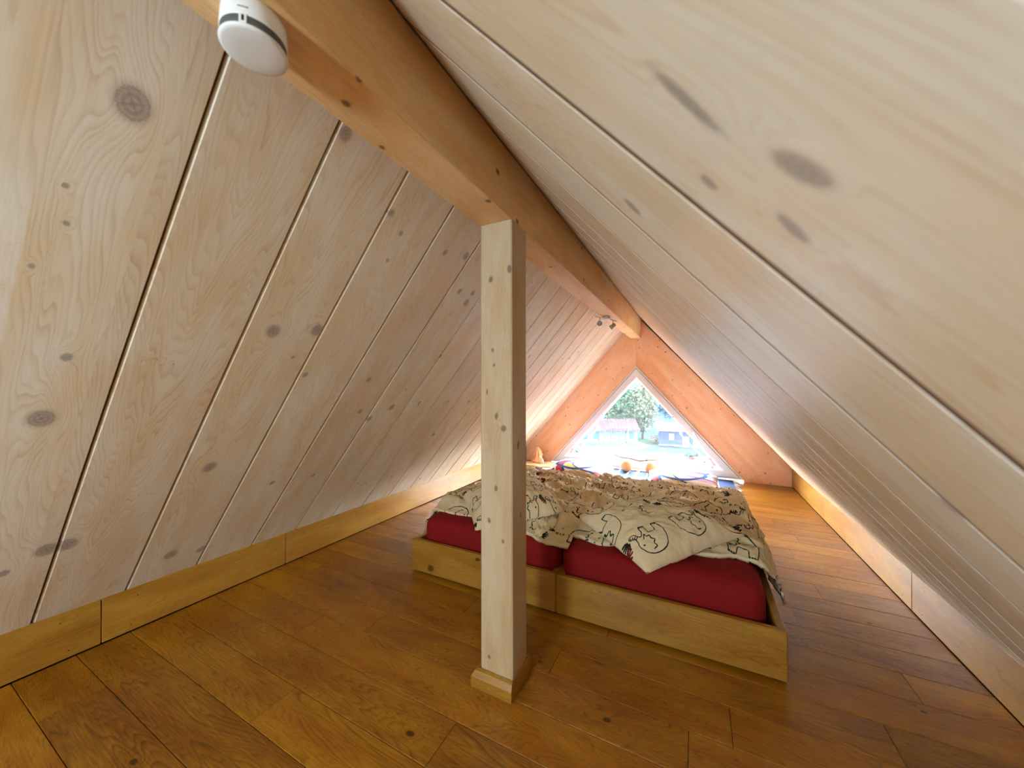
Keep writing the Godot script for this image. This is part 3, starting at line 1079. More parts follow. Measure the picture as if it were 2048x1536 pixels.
# ------------------------------------------------------------------ smoke detector and spot lamp
func fittings() -> void:
	var o := thing("smoke_detector", "round white smoke detector with grey mesh slots under the ridge beam", "smoke detector", Vector3(-0.586, 1.5482, -0.299))
	var turned := func(p: Array) -> SurfaceTool:
		var v := PackedVector2Array()
		for i in range(0, p.size(), 2):
			v.append(Vector2(p[i], p[i + 1]))
		return lathe(v, 64)
	part(o, "housing", turned.call([0, 0, 0.0385, 0, 0.0405, -0.003, 0.0412, -0.010, 0.0422, -0.030, 0.0416, -0.0315, 0.036, -0.032, 0, -0.032]), M.plastic_white)
	part(o, "vent_mesh", turned.call([0, -0.030, 0.0412, -0.030, 0.0412, -0.044, 0, -0.044]), M.mesh_grey)
	part(o, "cover", turned.call([0.0, -0.0425, 0.0405, -0.0425, 0.0424, -0.0436, 0.0430, -0.0455, 0.0424, -0.0472, 0.038, -0.0488, 0.02, -0.0497, 0, -0.05]), M.plastic_white)
	var a0 := 0.80
	for k in 3:
		var a := a0 + k * TAU / 3
		boxed(o, "bridge", Vector3(cos(a) * 0.0402, -0.037, sin(a) * 0.0402), Vector3(0.005, 0.014, 0.010), 0.001, M.plastic_white, Basis(Vector3.UP, -a))
	boxed(o, "indicator_slot", Vector3(cos(a0) * 0.0427, -0.037, sin(a0) * 0.0427), Vector3(0.0012, 0.008, 0.0032), 0.0003, M.dark, Basis(Vector3.UP, -a0))
	boxed(o, "seam_mark", Vector3(cos(a0) * 0.0418, -0.021, sin(a0) * 0.0418), Vector3(0.0012, 0.0012, 0.013), 0.0003, M.mesh_grey, Basis(Vector3.UP, -a0))
	# two-headed spot lamp, switched off
	var l := thing("spot_lamp", "brushed nickel two headed spot lamp under the beam near the window", "lamp", Vector3(-0.63, 1.5615, -2.89))
	var st := lathe(PackedVector2Array([Vector2(0, 0), Vector2(0.028, 0), Vector2(0.029, -0.003), Vector2(0.029, -0.022), Vector2(0.026, -0.025), Vector2(0, -0.025)]), 32)
	part(l, "ceiling_cup", st, M.nickel)
	var y := -0.018
	st = soft()
	tube(st, PackedVector3Array([Vector3(-0.057, y, 0.12), Vector3(-0.02, y, 0.035), Vector3(0.0, y - 0.006, 0.0), Vector3(0.014, y, -0.05), Vector3(0.046, y, -0.16)]), PackedFloat32Array([0.004, 0.004, 0.004, 0.004, 0.004]), 10)
	part(l, "arm", st, M.nickel)
	var heads := [[Vector3(-0.036, y, 0.072), Vector3(0.2, -0.2, 0.95)], [Vector3(0.03, y, -0.105), Vector3(-0.72, -0.6, 0.2)]]
	for h in heads:
		var p: Vector3 = h[0]
		var d: Vector3 = h[1].normalized()
		rod(l, "stem", p, p + Vector3(0, -0.03, 0), 0.004, M.nickel)
		var c := p + Vector3(0, -0.047, 0)
		var s := lathe(PackedVector2Array([Vector2(0, -0.024), Vector2(0.010, -0.024), Vector2(0.0135, -0.021), Vector2(0.019, 0.012), Vector2(0.020, 0.024), Vector2(0.0175, 0.024), Vector2(0.0165, 0.016), Vector2(0, 0.014)]), 24)
		var head := part(l, "spot_head", s, M.nickel)
		var side := d.cross(Vector3.UP).normalized()
		head.transform = Transform3D(Basis(side, d, side.cross(d)), c)
		ball(head, "bulb", Vector3(0, 0.016, 0), Vector3(0.012, 0.006, 0.012), M.bulb_glass, 16)


# ------------------------------------------------------------------ the two low beds
func rounded_slab(nu: int, nv: int, size: Vector3, r: float, at: Vector3, bump: Callable) -> SurfaceTool:
	# pillow-edged slab: a sphere-mapped rounded box
	var st := soft()
	var h := size / 2 - Vector3(r, r, r)
	var n := 26
	for face_i in 6:
		var k := face_i / 2
		var s := -1.0 if face_i % 2 == 0 else 1.0
		var i := (k + 1) % 3
		var j := (k + 2) % 3
		grid(st, n, n, func(u: float, v: float) -> Array:
			var c := Vector3.ZERO
			# more rows near the edges
			var cu := clampf((u - 0.5) * 2.0, -1, 1)
			var cv := clampf((v - 0.5) * 2.0, -1, 1)
			cu = signf(cu) * (1.0 - pow(1.0 - absf(cu), 1.8))
			cv = signf(cv) * (1.0 - pow(1.0 - absf(cv), 1.8))
			var p := Vector3.ZERO
			p[k] = s * size[k] / 2
			p[i] = cu * size[i] / 2
			p[j] = cv * size[j] / 2
			c = p.clamp(-h, h)
			var d := (p - c).normalized()
			var q := c + d * r
			q += d * bump.call(q + at, d)
			return [q + at, Vector2((q + at).x + (q + at).y, (q + at).z + (q + at).y)], s < 0)
	return st


func bed() -> void:
	var back := -2.93
	var spans := [[-1.372, -0.547], [-0.5455, 0.2735]]
	var labels := ["low oak bed frame with dark knots beside its twin, partly behind the post", "low oak bed frame reaching towards the right slope, under the right red mattress"]
	for k in 2:
		var x0: float = spans[k][0]
		var x1: float = spans[k][1]
		var o := thing("bed_frame", labels[k], "bed", Vector3.ZERO, "twin low oak beds")
		var xc := (x0 + x1) / 2
		boxed(o, "front_board", Vector3(xc, 0.0935, -1.5), Vector3(x1 - x0, 0.167, 0.028), 0.0045, M.oak_board, Basis(), Vector2(0.41 + k * 0.9, 0.1 + k * 0.2))
		boxed(o, "rear_board", Vector3(xc, 0.0935, back), Vector3(x1 - x0, 0.167, 0.028), 0.003, M.oak_board, Basis(), Vector2(0.2, 0.5))
		for s in 2:
			var x := x0 + 0.014 if s == 0 else x1 - 0.014
			boxed(o, "side_board", Vector3(x, 0.0915, (back - 1.5) / 2), Vector3(0.028, 0.162, -back - 1.5 - 0.03), 0.003, M.oak_board, Basis(), Vector2(0.7, 0.3 + 0.2 * s))
			for z in [-1.56, back + 0.06]:
				boxed(o, "foot", Vector3(x + (0.03 if s == 0 else -0.03), 0.05, z), Vector3(0.04, 0.1, 0.05), 0.003, M.oak_board)
		for i in 8:
			boxed(o, "slat", Vector3(xc, 0.085, -1.6 - i * 0.175), Vector3(x1 - x0 - 0.06, 0.016, 0.07), 0.002, M.oak_board)
	var wr := FastNoiseLite.new()
	wr.seed = 4
	wr.frequency = 9.0
	wr.fractal_octaves = 3
	var ml := ["red sheeted mattress on the bed beside the post, under the left pillow", "red sheeted mattress with a broad bare red front towards the right slope"]
	for k in 2:
		var x0: float = spans[k][0] + 0.036 - k * 0.034
		var x1: float = spans[k][1] - (0.004 if k == 0 else 0.046)
		var size := Vector3(x1 - x0, 0.198, -back - 1.5 - 0.04)
		var at := Vector3((x0 + x1) / 2, 0.193, (back - 1.516) / 2)
		var seam := x1 if k == 0 else x0
		var o := thing("mattress", ml[k], "mattress", Vector3.ZERO, "red mattresses")
		var st := rounded_slab(26, 26, size, 0.062, at, func(p: Vector3, d: Vector3) -> float:
			var low := clampf((0.27 - p.y) * 6.0, 0.0, 1.0)
			var near := exp(-absf(p.x - (-0.62 if k == 0 else -0.05)) * (9.0 if k == 0 else 3.0))
			return wr.get_noise_3d(p.x * 1.2, p.y * 2.0, p.z * 1.2) * 0.004 * (0.3 + low) + wr.get_noise_3d(p.x * 4.0, p.y * 2.0, p.z) * 0.006 * low * near * (1.0 if d.z > 0.3 else 0.0))
		part(o, "fitted_sheet", st, M.red_sheet)
	duvets()
	pillows()


func crease(x: float, z: float, n: FastNoiseLite, n2: FastNoiseLite) -> float:
	var a := n.get_noise_2d(x * 1.1 + z * 0.7, z * 2.6 - x * 0.5)
	var b := 1.0 - absf(n2.get_noise_2d(x * 0.9 - z * 0.7, z * 2.4 + x * 1.1)) * 2.2
	var c := 1.0 - absf(n2.get_noise_2d(x * 2.4 + z * 1.5 + 7.0, z * 2.6 - x * 1.6)) * 2.4
	return a * 0.030 + pow(clampf(b, 0.0, 1.0), 2.0) * 0.017 + pow(clampf(c, 0.0, 1.0), 2.0) * 0.009 - 0.008


func duvets() -> void:
	var n := FastNoiseLite.new()
	n.seed = 21
	n.frequency = 2.2
	n.fractal_octaves = 3
	var n2 := FastNoiseLite.new()
	n2.seed = 8
	n2.frequency = 4.2
	n2.fractal_octaves = 3
	n2.domain_warp_enabled = true
	n2.domain_warp_amplitude = 0.25
	n2.domain_warp_frequency = 3.0
	var xe := 0.205
	var ze := -2.70
	var curl := func(e: float) -> Vector2:      # how far out, how far down, past an edge
		if e <= 0.0:
			return Vector2.ZERO
		var r := 0.075
		var o := r * (1.0 - exp(-e / r))
		return Vector2(o + e * 0.08, maxf(0.0, e - o))
	for k in 2:
		var o := thing("duvet", ["crumpled elephant print duvet on the bed behind the post", "elephant print duvet hanging over the right side of the bed"][k], "duvet", Vector3.ZERO, "elephant print duvets")
		var f := func(u: float, v: float) -> Array:
			var x: float
			var z: float
			var front: float
			if k == 0:
				x = lerpf(-1.46, -0.50, u)
				front = -1.60 - 0.035 * sin(u * 5.0) - 0.02 * sin(u * 13.0 + 1.0)
				if x > -0.72:
					front += 0.06 * smoothstep(-0.72, -0.6, x)
			else:
				x = lerpf(-0.60, 0.46, u)
				front = -1.60 - 0.10 * smoothstep(-0.4, 0.15, x) - 0.10 * smoothstep(0.2, 0.46, x) + 0.012 * sin(x * 30.0)
			z = lerpf(front, -3.17 - 0.05 * sin(u * 4.0 + k), v)
			var ex := 0.0
			if k == 1:
				ex = x - xe
			else:
				ex = -1.31 - x
			var cx: Vector2 = curl.call(ex)
			var cz: Vector2 = curl.call(ze - z)
			var edge := smoothstep(0.0, 0.09, v)
			var top := 0.302 + 0.040 * edge * (1.0 - 0.35 * smoothstep(-2.2, -2.9, z))
			if k == 1:
				top += 0.022 * (1.0 - smoothstep(0.0, 0.16, u)) + 0.006
			else:
				top -= 0.012 * smoothstep(0.85, 1.0, u)
			var hang := clampf(cx.y * 8.0, 0.0, 1.0)
			var y := top + crease(x, z, n, n2) * (0.35 + 0.65 * edge) * (1.0 - 0.5 * hang) - cx.y - cz.y
			var px := x
			if ex > 0.0:
				px = (xe + cx.x) if k == 1 else (-1.31 - cx.x)
				px += (0.016 * sin(z * 38.0 + 2.0 * sin(z * 9.0)) * hang + crease(z, x, n, n2) * 0.7 * hang) * (1.0 if k == 1 else -1.0)
			var pz := z
			if z < ze:
				pz = ze - cz.x + crease(x, z, n2, n) * 0.6
			y = maxf(y, 0.03)
			return [Vector3(px, y, pz), Vector2(x + k * 0.31, z + k * 0.17)]
		part(o, "cover", sheet(88, 104, f, 0.022), M.elephant_cloth)


func pillows() -> void:
	var n := FastNoiseLite.new()
	n.seed = 31
	n.frequency = 5.0
	n.fractal_octaves = 3
	var sets := [
		[Vector3(-0.95, 0.300, -1.465), Vector3(-0.575, 0.372, -1.725), Vector3(-0.87, 0.42, -2.07), Vector3(-1.236, 0.372, -1.75), 0.085, "elephant print pillow half hidden behind the post", 0.35],
		[Vector3(-0.165, 0.286, -1.452), Vector3(0.19, 0.372, -1.80), Vector3(-0.145, 0.42, -2.02), Vector3(-0.512, 0.378, -1.668), 0.090, "elephant print pillow with a corner hanging over the red mattress front", 0.0],
	]
	for s in sets:
		var o := thing("pillow", s[5], "pillow", Vector3.ZERO, "elephant print pillows")
		var st := soft()
		for side in [1.0, -1.0]:
			var N := 44
			grid(st, N, N, func(u: float, v: float) -> Array:
				var a := u * 2 - 1
				var b := v * 2 - 1
				var p: Vector3 = (s[0] as Vector3).lerp(s[1], u).lerp((s[3] as Vector3).lerp(s[2], u), v)
				var pinch := 0.06 * (1.0 - a * a) * b * b + 0.0
				var mid: Vector3 = (s[0] + s[1] + s[2] + s[3]) / 4
				p = p.lerp(mid, 0.05 * ((1 - a * a) * absf(b) + (1 - b * b) * absf(a)) + pinch * 0.0)
				var fat := pow(maxf(0.0, 1 - pow(absf(a), 3.2)), 0.62) * pow(maxf(0.0, 1 - pow(absf(b), 3.2)), 0.62)
				var c := n.get_noise_2d((a + b) * 0.5, (a - b) * 1.2) * 0.010 * fat + 0.006 * sin((a - b) * 9.0 + a * 3.0) * (1.0 - fat * 0.6) * fat
				var hgt: float = s[4] * fat * (1.0 if side > 0 else 0.55)
				return [p + Vector3(0, side * hgt + c, 0), Vector2(u * 0.62 + s[6], v * 0.52 + s[6] * 0.7 + (0.0 if side > 0 else 0.4))], side > 0)
		part(o, "pillowcase", st, M.elephant_cloth)


# ------------------------------------------------------------------ things on the floor by the window
func by_the_window() -> void:
	var rug := thing("striped_rug", "navy and cream striped woven rug below the window", "rug", Vector3(-0.7, 0, -4.02))
	var st := flat()
	block(st, Vector3(0, 0.0055, 0), Vector3(2.1, 0.009, 0.80), 0.003, Basis(), Vector2(1.05, 0.4))
	var rm: StandardMaterial3D = M.rug
	rm.uv1_scale = Vector3(1.0 / 2.1, 1.0 / 0.8, 1)
	part(rug, "weave", st, rm)
	for s in [-1.0, 1.0]:
		st = soft()
		for i in 44:
			var z := lerpf(-0.39, 0.39, i / 43.0)
			var a := rng.randf_range(-0.012, 0.012)
			var l := rng.randf_range(0.03, 0.055)
			tube(st, PackedVector3Array([Vector3(s * 1.045, 0.007, z), Vector3(s * (1.05 + l * 0.5), 0.012, z + a), Vector3(s * (1.05 + l), 0.005, z + a * 2.4)]), PackedFloat32Array([0.0034, 0.003, 0.0022]), 5)
		var fr := part(rug, "fringe", st, M.fringe)
		fr.set_meta("kind", "stuff")
	# printed cushions
	for k in 2:
		var o := thing("cushion", ["printed petal cushion in blue, pink and ochre near the salt crystal", "printed petal cushion in red and blue near the rug fringe"][k], "cushion", [Vector3(-1.17, 0.012, -3.93), Vector3(-0.12, 0.012, -3.93)][k], "printed cushions below the window")
		st = soft()
		var rot := [0.5, 0.2][k] as float
		for side in [1.0, -1.0]:
			grid(st, 30, 30, func(u: float, v: float) -> Array:
				var a := u * 2 - 1
				var b := v * 2 - 1
				var fat := pow(maxf(0.0, 1 - pow(absf(a), 3.0)), 0.6) * pow(maxf(0.0, 1 - pow(absf(b), 3.0)), 0.6)
				var p := Vector3(a * 0.33, 0.0, b * 0.24) * (1.0 - 0.06 * ((1 - a * a) * absf(b) + (1 - b * b) * absf(a)))
				var y := 0.062 + (0.085 if side > 0 else -0.05) * fat - 0.02 * b - 0.01 * (a * a)
				return [Vector3(p.x, y, p.z), (Vector2(a, b).rotated(rot) * 0.5 + Vector2(0.5, 0.5))], side > 0)
		part(o, "cover", st, M.cushion_print)
	# two turned wooden balls carrying a driftwood branch
	mat("ball_wood", rgb(206, 142, 84), 0.55)
	mat("driftwood", rgb(132, 96, 80), 0.85)
	for k in 2:
		var o := thing("wooden_ball", ["round reddish wooden ball vase under the thick end of the branch", "round pale wooden ball vase under the middle of the branch"][k], "vase", [Vector3(-0.713, 0.011, -4.315), Vector3(-0.447, 0.011, -4.315)][k], "wooden ball vases")
		var prof := PackedVector2Array([Vector2(0, 0), Vector2(0.022, 0.0)])
		for i in 13:
			var a := lerpf(-1.25, 1.28, i / 12.0)
			prof.append(Vector2(cos(a) * 0.069, 0.0715 + sin(a) * 0.0755))
		prof.append(Vector2(0.016, 0.1395))
		prof.append(Vector2(0.014, 0.13))
		prof.append(Vector2(0, 0.13))
		var b := part(o, "body", lathe(prof, 36), M.ball_wood)
		b.rotation.y = k * 1.0
	var br := thing("driftwood_branch", "crooked brown driftwood branch lying across both wooden balls", "branch", Vector3(-0.6, 0.165, -4.31))
	st = soft()
	tube(st, PackedVector3Array([Vector3(-0.255, 0.040, 0.02), Vector3(-0.2, 0.016, 0.012), Vector3(-0.15, 0.006, 0.0), Vector3(-0.09, 0.003, 0.0), Vector3(-0.03, -0.002, 0.01), Vector3(0.03, -0.014, 0.015), Vector3(0.09, -0.006, 0.01), Vector3(0.155, 0.006, 0.0), Vector3(0.22, 0.014, 0.0), Vector3(0.31, 0.021, 0.0)]), PackedFloat32Array([0.005, 0.007, 0.008, 0.0085, 0.010, 0.0105, 0.010, 0.008, 0.006, 0.002]), 12)
	part(br, "stem", st, M.driftwood)
	st = soft()
	tube(st, PackedVector3Array([Vector3(0.10, 0.0, 0.008), Vector3(0.118, 0.014, 0.02), Vector3(0.13, 0.032, 0.026)]), PackedFloat32Array([0.007, 0.0055, 0.004]), 9)
	part(br, "twig", st, M.driftwood)
	# salt crystal on a rough slab
	var slab := thing("wood_slab", "rough edged orange wood slab on the floor in the far left corner", "slab", Vector3(-1.74, 0, -4.2))
	st = flat()
	var rim := PackedVector2Array()
	for i in 18:
		var a := TAU * i / 18
		rim.append(Vector2(cos(a) * 0.26 * (1 + 0.12 * sin(i * 2.3)), sin(a) * 0.15 * (1 + 0.14 * cos(i * 3.1))))
	var plate_st := flat()
	plate(plate_st, rim, 0.024, 0.0)
	var pm := part(slab, "board", plate_st, M.timber)
	pm.rotation.x = -PI / 2
	var salt := mat("salt_crystal", rgb(248, 176, 128), 0.5)
	salt.subsurf_scatter_enabled = true
	salt.subsurf_scatter_strength = 0.4
	var c := thing("salt_crystal", "tall rough orange salt crystal standing on the wood slab", "salt lamp", Vector3(-1.785, 0.0242, -4.24))
	st = flat()
	var sn := FastNoiseLite.new()
	sn.seed = 2
	sn.frequency = 9.0
	grid(st, 14, 10, func(u: float, v: float) -> Array:
		var a := u * TAU
		var rr := 0.066 * pow(maxf(0.0, 1 - v * v * v), 0.6) * (1.0 - 0.25 * v) + 0.001
		if v == 0.0:
			rr = 0.0
		var q := Vector3(cos(a) * rr, maxf(0.0, v - 0.1) / 0.9 * 0.205, sin(a) * rr * 0.8)
		var d := 1.0 + sn.get_noise_3d(cos(a) * 0.1, v * 0.25, sin(a) * 0.1) * 0.9
		return [Vector3(q.x * d - 0.012 * v, q.y, q.z * d), Vector2(u, v)])
	part(c, "crystal", st, M.salt_crystal)


# ------------------------------------------------------------------ outside
func outside() -> void:
	var G := -8.5
	mat("gravel", rgb(41, 40, 40), 0.95, 0.0, 0.0)
	mat("lawn", rgb(14, 30, 23), 0.95, 0.0, 0.0)
	mat("meadow", rgb(22, 40, 40), 0.95, 0.0, 0.0)
	mat("rock", rgb(25, 38, 53), 0.95, 0.0, 0.0)
	mat("facade", rgb(41, 59, 59), 0.95, 0.0, 0.0)  # white house front with the bluish tint of shade put into its colour
	mat("facade_side", rgb(51, 51, 50), 0.95, 0.0, 0.0)  # same white wall in its untinted sunlit tone; also the hut door
	mat("tile", rgb(25, 19, 19), 0.95, 0.0, 0.0)
	mat("trim_dark", rgb(19, 25, 32), 0.95, 0.0, 0.0)
	mat("door_grey", rgb(42, 63, 63), 0.95, 0.0, 0.0)
	mat("pane_dark", rgb(23, 40, 45), 0.95, 0.0, 0.0)
	mat("hut_wood", rgb(15, 23, 36), 0.95, 0.0, 0.0)
	mat("hut_roof", rgb(38, 38, 37), 0.95, 0.0, 0.0)
	mat("pole_white", rgb(58, 58, 56), 0.95, 0.0, 0.0)
	mat("bark", rgb(22, 20, 16), 0.95, 0.0, 0.0)
	var leaf := mat("leaf", Color.WHITE, 0.9, 0.0, 0.0)
	leaf.vertex_color_use_as_albedo = true
	leaf.backlight_enabled = true
	leaf.backlight = Color(0.35, 0.4, 0.25)
	var gr := setting("ground", "pale gravel yard outside")
	boxed(gr, "yard", Vector3(-5, G - 0.5, -75), Vector3(260, 1.0, 240), 0.01, M.gravel)
	var st := flat()
	for poly in [PackedVector2Array([Vector2(-7.98, 54.95), Vector2(-6.21, 61.36), Vector2(6.0, 63.0), Vector2(6.0, 55.0), Vector2(0.57, 55.7), Vector2(-4.3, 55.66)]), PackedVector2Array([Vector2(-24, 54.6), Vector2(-14.7, 55.63), Vector2(-9.1, 57.49), Vector2(-8.3, 60.0), Vector2(-24, 52.9)]), PackedVector2Array([Vector2(-7.0, 62.5), Vector2(-4.5, 62.0), Vector2(-3.0, 70.0), Vector2(-12.0, 70.0)])]:
		plate(st, poly, 0.0, -0.06)
	var lw := part(gr, "lawn", st, M.lawn)
	lw.transform = Transform3D(Basis(Vector3(1, 0, 0), Vector3(0, 0, -1), Vector3(0, 1, 0)), Vector3(0, G + 0.06, 0))
	# hillside behind
	var hn := FastNoiseLite.new()
	hn.seed = 12
	hn.frequency = 0.05
	st = soft()
	grid(st, 60, 30, func(u: float, v: float) -> Array:
		var x := lerpf(-90, 70, u)
		var z := lerpf(-68, -150, v)
		var y := G - 0.4 + pow(v, 0.9) * 30.0 + hn.get_noise_2d(x, z) * 3.0 * v
		return [Vector3(x, y, z), Vector2(x, z) * 0.1], false)
	var hill := setting("hillside", "green wooded hillside behind the houses")
	part(hill, "slope", st, M.meadow)
	st = soft()
	grid(st, 16, 10, func(u: float, v: float) -> Array:
		var x := lerpf(-8.5, -1.5, u)
		var z := lerpf(-70.5, -80, v)
		var y := G + 0.6 + v * 5.4 + hn.get_noise_2d(x * 9.0, z * 9.0) * 0.5
		return [Vector3(x, y, z), Vector2(x, z) * 0.1], false)
	part(hill, "rock_face", st, M.rock)
	row_house(G)
	hut(G)
	# lamp pole and small sign
	var p := thing("flag_pole", "tall thin white pole in front of the tiled house", "pole", Vector3(-9.25, G, -57.4))
	rod(p, "mast", Vector3(0, 0, 0), Vector3(0, 4.6, 0), 0.05, M.pole_white)
	boxed(p, "foot", Vector3(0, 0.1, 0), Vector3(0.25, 0.2, 0.25), 0.02, M.pole_white)
	var s := thing("yard_sign", "small white sign on a post on the lawn", "sign", Vector3(-4.1, G + 0.06, -55.4))
	rod(s, "stake", Vector3(0.2, 0, 0), Vector3(0.2, 0.55, 0), 0.025, M.pole_white)
	boxed(s, "board", Vector3(0, 0.55, 0), Vector3(0.5, 0.12, 0.05), 0.01, M.pole_white)
	# trees and shrubs
	tree("leafy_tree", "big leafy green tree behind the tiled house", Vector3(-11.6, G, -67.5), 4.4, 0.4, 10.0, 7000, Color(0.0053, 0.0128, 0.0099), Color(0.0144, 0.0234, 0.0114))
	tree("leafy_tree", "pale sunlit leafy tree beside the big green tree", Vector3(-8.4, G, -68.0), 3.0, 0.4, 11.4, 6000, Color(0.0128, 0.0204, 0.0114), Color(0.0378, 0.0408, 0.0264))
	tree("leafy_tree", "blue green tree on the slope above the dark hut", Vector3(-3.4, G, -78), 4.5, 0.4, 10.0, 3200, Color(0.0045, 0.0099, 0.0128), Color(0.0090, 0.0174, 0.0174))
	tree("leafy_tree", "tall pale tree rising up the hillside between the others", Vector3(-7.2, G + 4, -88), 5.0, 0.6, 13.0, 3200, Color(0.0090, 0.0144, 0.0159), Color(0.0204, 0.0264, 0.0234))
	tree("garden_shrub", "low pale shrub between the tiled house and the dark hut", Vector3(-6.2, G, -63.5), 1.0, 0.1, 1.6, 700, Color(0.0174, 0.0204, 0.0144), Color(0.0378, 0.0393, 0.0316))
	tree("garden_shrub", "spreading green shrub at the edge of the yard", Vector3(-0.4, G, -52.6), 1.2, 0.1, 1.0, 800, Color(0.0062, 0.0159, 0.0114), Color(0.0174, 0.0264, 0.0174))
	tree("garden_shrub", "pale bush beyond the roof of the dark hut", Vector3(-4.6, G, -65.0), 1.5, 0.2, 3.8, 900, Color(0.0174, 0.0219, 0.0174), Color(0.0348, 0.0378, 0.0288))
	tree("garden_shrub", "small green bush on the gravel yard", Vector3(-14.9, G, -49.6), 0.55, 0.05, 0.9, 260, Color(0.0045, 0.0144, 0.0114), Color(0.0114, 0.0234, 0.0174))


func tree(called: String, label: String, at: Vector3, r: float, low: float, high: float, count: int, c0: Color, c1: Color) -> void:
	var o := thing(called, label, "tree" if called == "leafy_tree" else "shrub", at)
	var st := soft()
	tube(st, PackedVector3Array([Vector3(0, 0, 0), Vector3(0.05, high * 0.4, 0.03), Vector3(0, high * 0.8, 0)]), PackedFloat32Array([r * 0.08 + 0.01, r * 0.055 + 0.008, 0.01]), 8)
	part(o, "trunk", st, M.bark)
	var q := QuadMesh.new()
	q.size = Vector2(0.32, 0.24)
	var mm := MultiMesh.new()
	mm.transform_format = MultiMesh.TRANSFORM_3D
	mm.use_colors = true
	mm.mesh = q
	mm.instance_count = count
	for i in count:
		var d := Vector3(rng.randfn(), rng.randfn(), rng.randfn()).normalized()
		var lump := 0.8 + 0.2 * sin(d.x * 7.0 + d.y * 5.0) * cos(d.z * 6.0)
		var f := pow(rng.randf(), 0.35) * lump
		var p := Vector3(d.x * r, d.y * (high - low) / 2, d.z * r) * f + Vector3(0, (low + high) / 2, 0)
		var b := Basis.from_euler(Vector3(rng.randf() * TAU, rng.randf() * TAU, rng.randf() * TAU)) * (0.6 + 0.5 * rng.randf()) * (0.55 + r * 0.16)
		mm.set_instance_transform(i, Transform3D(b, p))
		mm.set_instance_color(i, c0.lerp(c1, rng.randf()))
	var mi := MultiMeshInstance3D.new()
	mi.name = "foliage"
	mi.multimesh = mm
	mi.material_override = M.leaf
	mi.set_meta("kind", "stuff")
	o.add_child(mi, true)


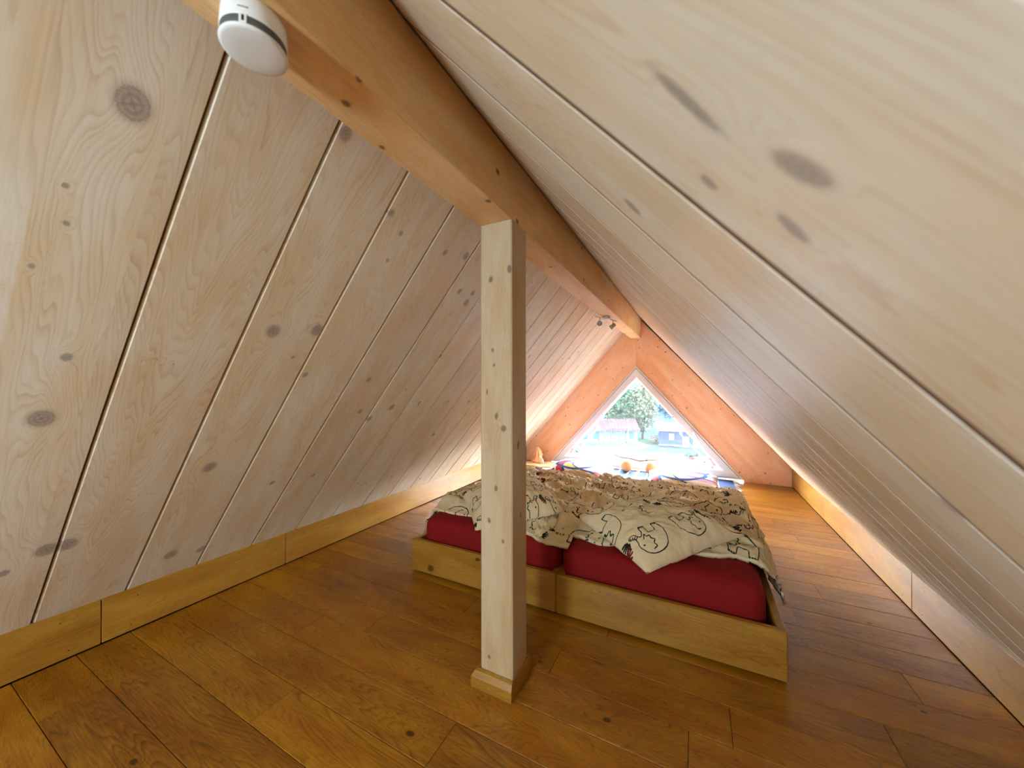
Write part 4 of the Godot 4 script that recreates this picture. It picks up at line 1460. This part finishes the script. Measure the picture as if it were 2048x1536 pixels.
func row_house(G: float) -> void:
	# local x along the front from its right corner leftwards, z out of the front
	var d := Vector3(-0.913, 0, 0.409)
	var n := Vector3(0.409, 0, 0.913)
	var o := thing("tiled_house", "white single storey house with red tiled roof and several doors", "house", Vector3(-8.3, G, -60.3))
	o.basis = Basis(-d, Vector3.UP, n)
	var L := 9.5
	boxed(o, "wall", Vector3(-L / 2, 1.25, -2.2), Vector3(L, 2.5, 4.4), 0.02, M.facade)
	boxed(o, "plinth", Vector3(-L / 2, 0.22, 0.35), Vector3(L, 0.44, 0.7), 0.02, M.rock)
	var st := flat()
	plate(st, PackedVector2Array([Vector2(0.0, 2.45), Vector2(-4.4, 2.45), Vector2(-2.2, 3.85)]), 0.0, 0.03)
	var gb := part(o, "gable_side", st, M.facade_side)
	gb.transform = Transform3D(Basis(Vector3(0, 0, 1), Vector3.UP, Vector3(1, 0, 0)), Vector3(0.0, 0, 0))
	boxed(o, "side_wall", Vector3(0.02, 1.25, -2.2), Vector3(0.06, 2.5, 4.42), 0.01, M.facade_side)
	# roof: rows of pan tiles running down the slope
	for s in [1.0, -1.0]:
		st = flat()
		var cols := 46
		var prof := func(i: int) -> float: return 0.14 if i % 2 == 0 else 0.0
		for i in cols:
			var xa := 0.35 - (L + 0.6) * i / cols
			var xb := 0.35 - (L + 0.6) * (i + 1) / cols
			var e := Vector3(0, 2.38, 0.5 if s > 0 else -4.9)
			var r := Vector3(0, 4.02, -2.2)
			quad(st, [Vector3(xa, e.y + prof.call(i), e.z), Vector3(xb, e.y + prof.call(i + 1), e.z), Vector3(xb, r.y + prof.call(i + 1), r.z), Vector3(xa, r.y + prof.call(i), r.z)], [Vector2.ZERO, Vector2.RIGHT, Vector2.ONE, Vector2.DOWN], Vector3(0, 1, s * 0.3))
			quad(st, [Vector3(xa, e.y - 0.1, e.z), Vector3(xb, e.y - 0.1, e.z), Vector3(xb, e.y + prof.call(i + 1), e.z), Vector3(xa, e.y + prof.call(i), e.z)], [Vector2.ZERO, Vector2.RIGHT, Vector2.ONE, Vector2.DOWN], Vector3(0, 0, s))
		part(o, "roof", st, M.tile)
	boxed(o, "gutter", Vector3(-L / 2 + 0.1, 2.33, 0.52), Vector3(L + 0.5, 0.1, 0.1), 0.02, M.trim_dark)
	for x in [-5.0, -3.45, -2.35]:
		var dr := boxed(o, "door", Vector3(x, 1.4, 0.02), Vector3(0.76, 1.75, 0.06), 0.01, M.door_grey)
		for e in [-0.42, 0.42]:
			boxed(dr, "jamb", Vector3(x + e, 1.4, 0.04), Vector3(0.07, 1.8, 0.06), 0.01, M.trim_dark)
		boxed(dr, "door_pane", Vector3(x, 1.8, 0.055), Vector3(0.3, 0.32, 0.02), 0.004, M.pane_dark)
	for x in [-6.5, -0.9, -8.2]:
		var w := boxed(o, "window", Vector3(x, 1.62, 0.02), Vector3(0.7, 0.95, 0.08), 0.01, M.trim_dark)
		for e in [-0.16, 0.16]:
			boxed(w, "pane", Vector3(x + e, 1.64, 0.055), Vector3(0.26, 0.8, 0.02), 0.004, M.pane_dark)
		boxed(w, "sill", Vector3(x, 1.1, 0.1), Vector3(0.85, 0.07, 0.16), 0.01, M.trim_dark)
	for x in [-6.05, -4.2, -1.75]:
		boxed(o, "down_pipe", Vector3(x, 1.35, 0.06), Vector3(0.07, 2.1, 0.07), 0.01, M.trim_dark)
	boxed(o, "bench", Vector3(-1.2, 0.75, 0.45), Vector3(1.4, 0.1, 0.4), 0.02, M.rock)


func hut(G: float) -> void:
	var d := Vector3(0.9946, 0, -0.1035)
	var n := Vector3(0.1035, 0, 0.9946)
	var o := thing("timber_hut", "dark boarded timber hut with one small pale window", "hut", Vector3(-5.05, G + 0.06, -60.3))
	o.basis = Basis(d, Vector3.UP, n)
	boxed(o, "core", Vector3(2.4, 1.28, -1.6), Vector3(4.7, 2.56, 3.1), 0.02, M.hut_wood)
	for i in 22:
		boxed(o, "plank", Vector3(0.08 + i * 0.152, 1.3, -0.02 + 0.012 * (i % 2)), Vector3(0.146, 2.5, 0.05), 0.006, M.hut_wood)
	var st := flat()
	plate(st, PackedVector2Array([Vector2(0.35, 2.5), Vector2(0.35, 2.62), Vector2(-3.5, 3.55), Vector2(-3.5, 3.43)]), -0.2, 5.1)
	var rf := part(o, "roof", st, M.hut_roof)
	rf.transform = Transform3D(Basis(Vector3(0, 0, 1), Vector3.UP, Vector3(1, 0, 0)), Vector3.ZERO)
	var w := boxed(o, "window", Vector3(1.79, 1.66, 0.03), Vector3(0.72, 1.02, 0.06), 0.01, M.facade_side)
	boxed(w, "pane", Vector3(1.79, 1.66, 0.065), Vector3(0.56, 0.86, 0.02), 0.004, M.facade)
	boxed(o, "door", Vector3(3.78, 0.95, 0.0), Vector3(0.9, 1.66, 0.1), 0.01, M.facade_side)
	boxed(o, "rail", Vector3(1.5, 0.42, 0.5), Vector3(3.2, 0.12, 0.1), 0.02, M.pole_white)
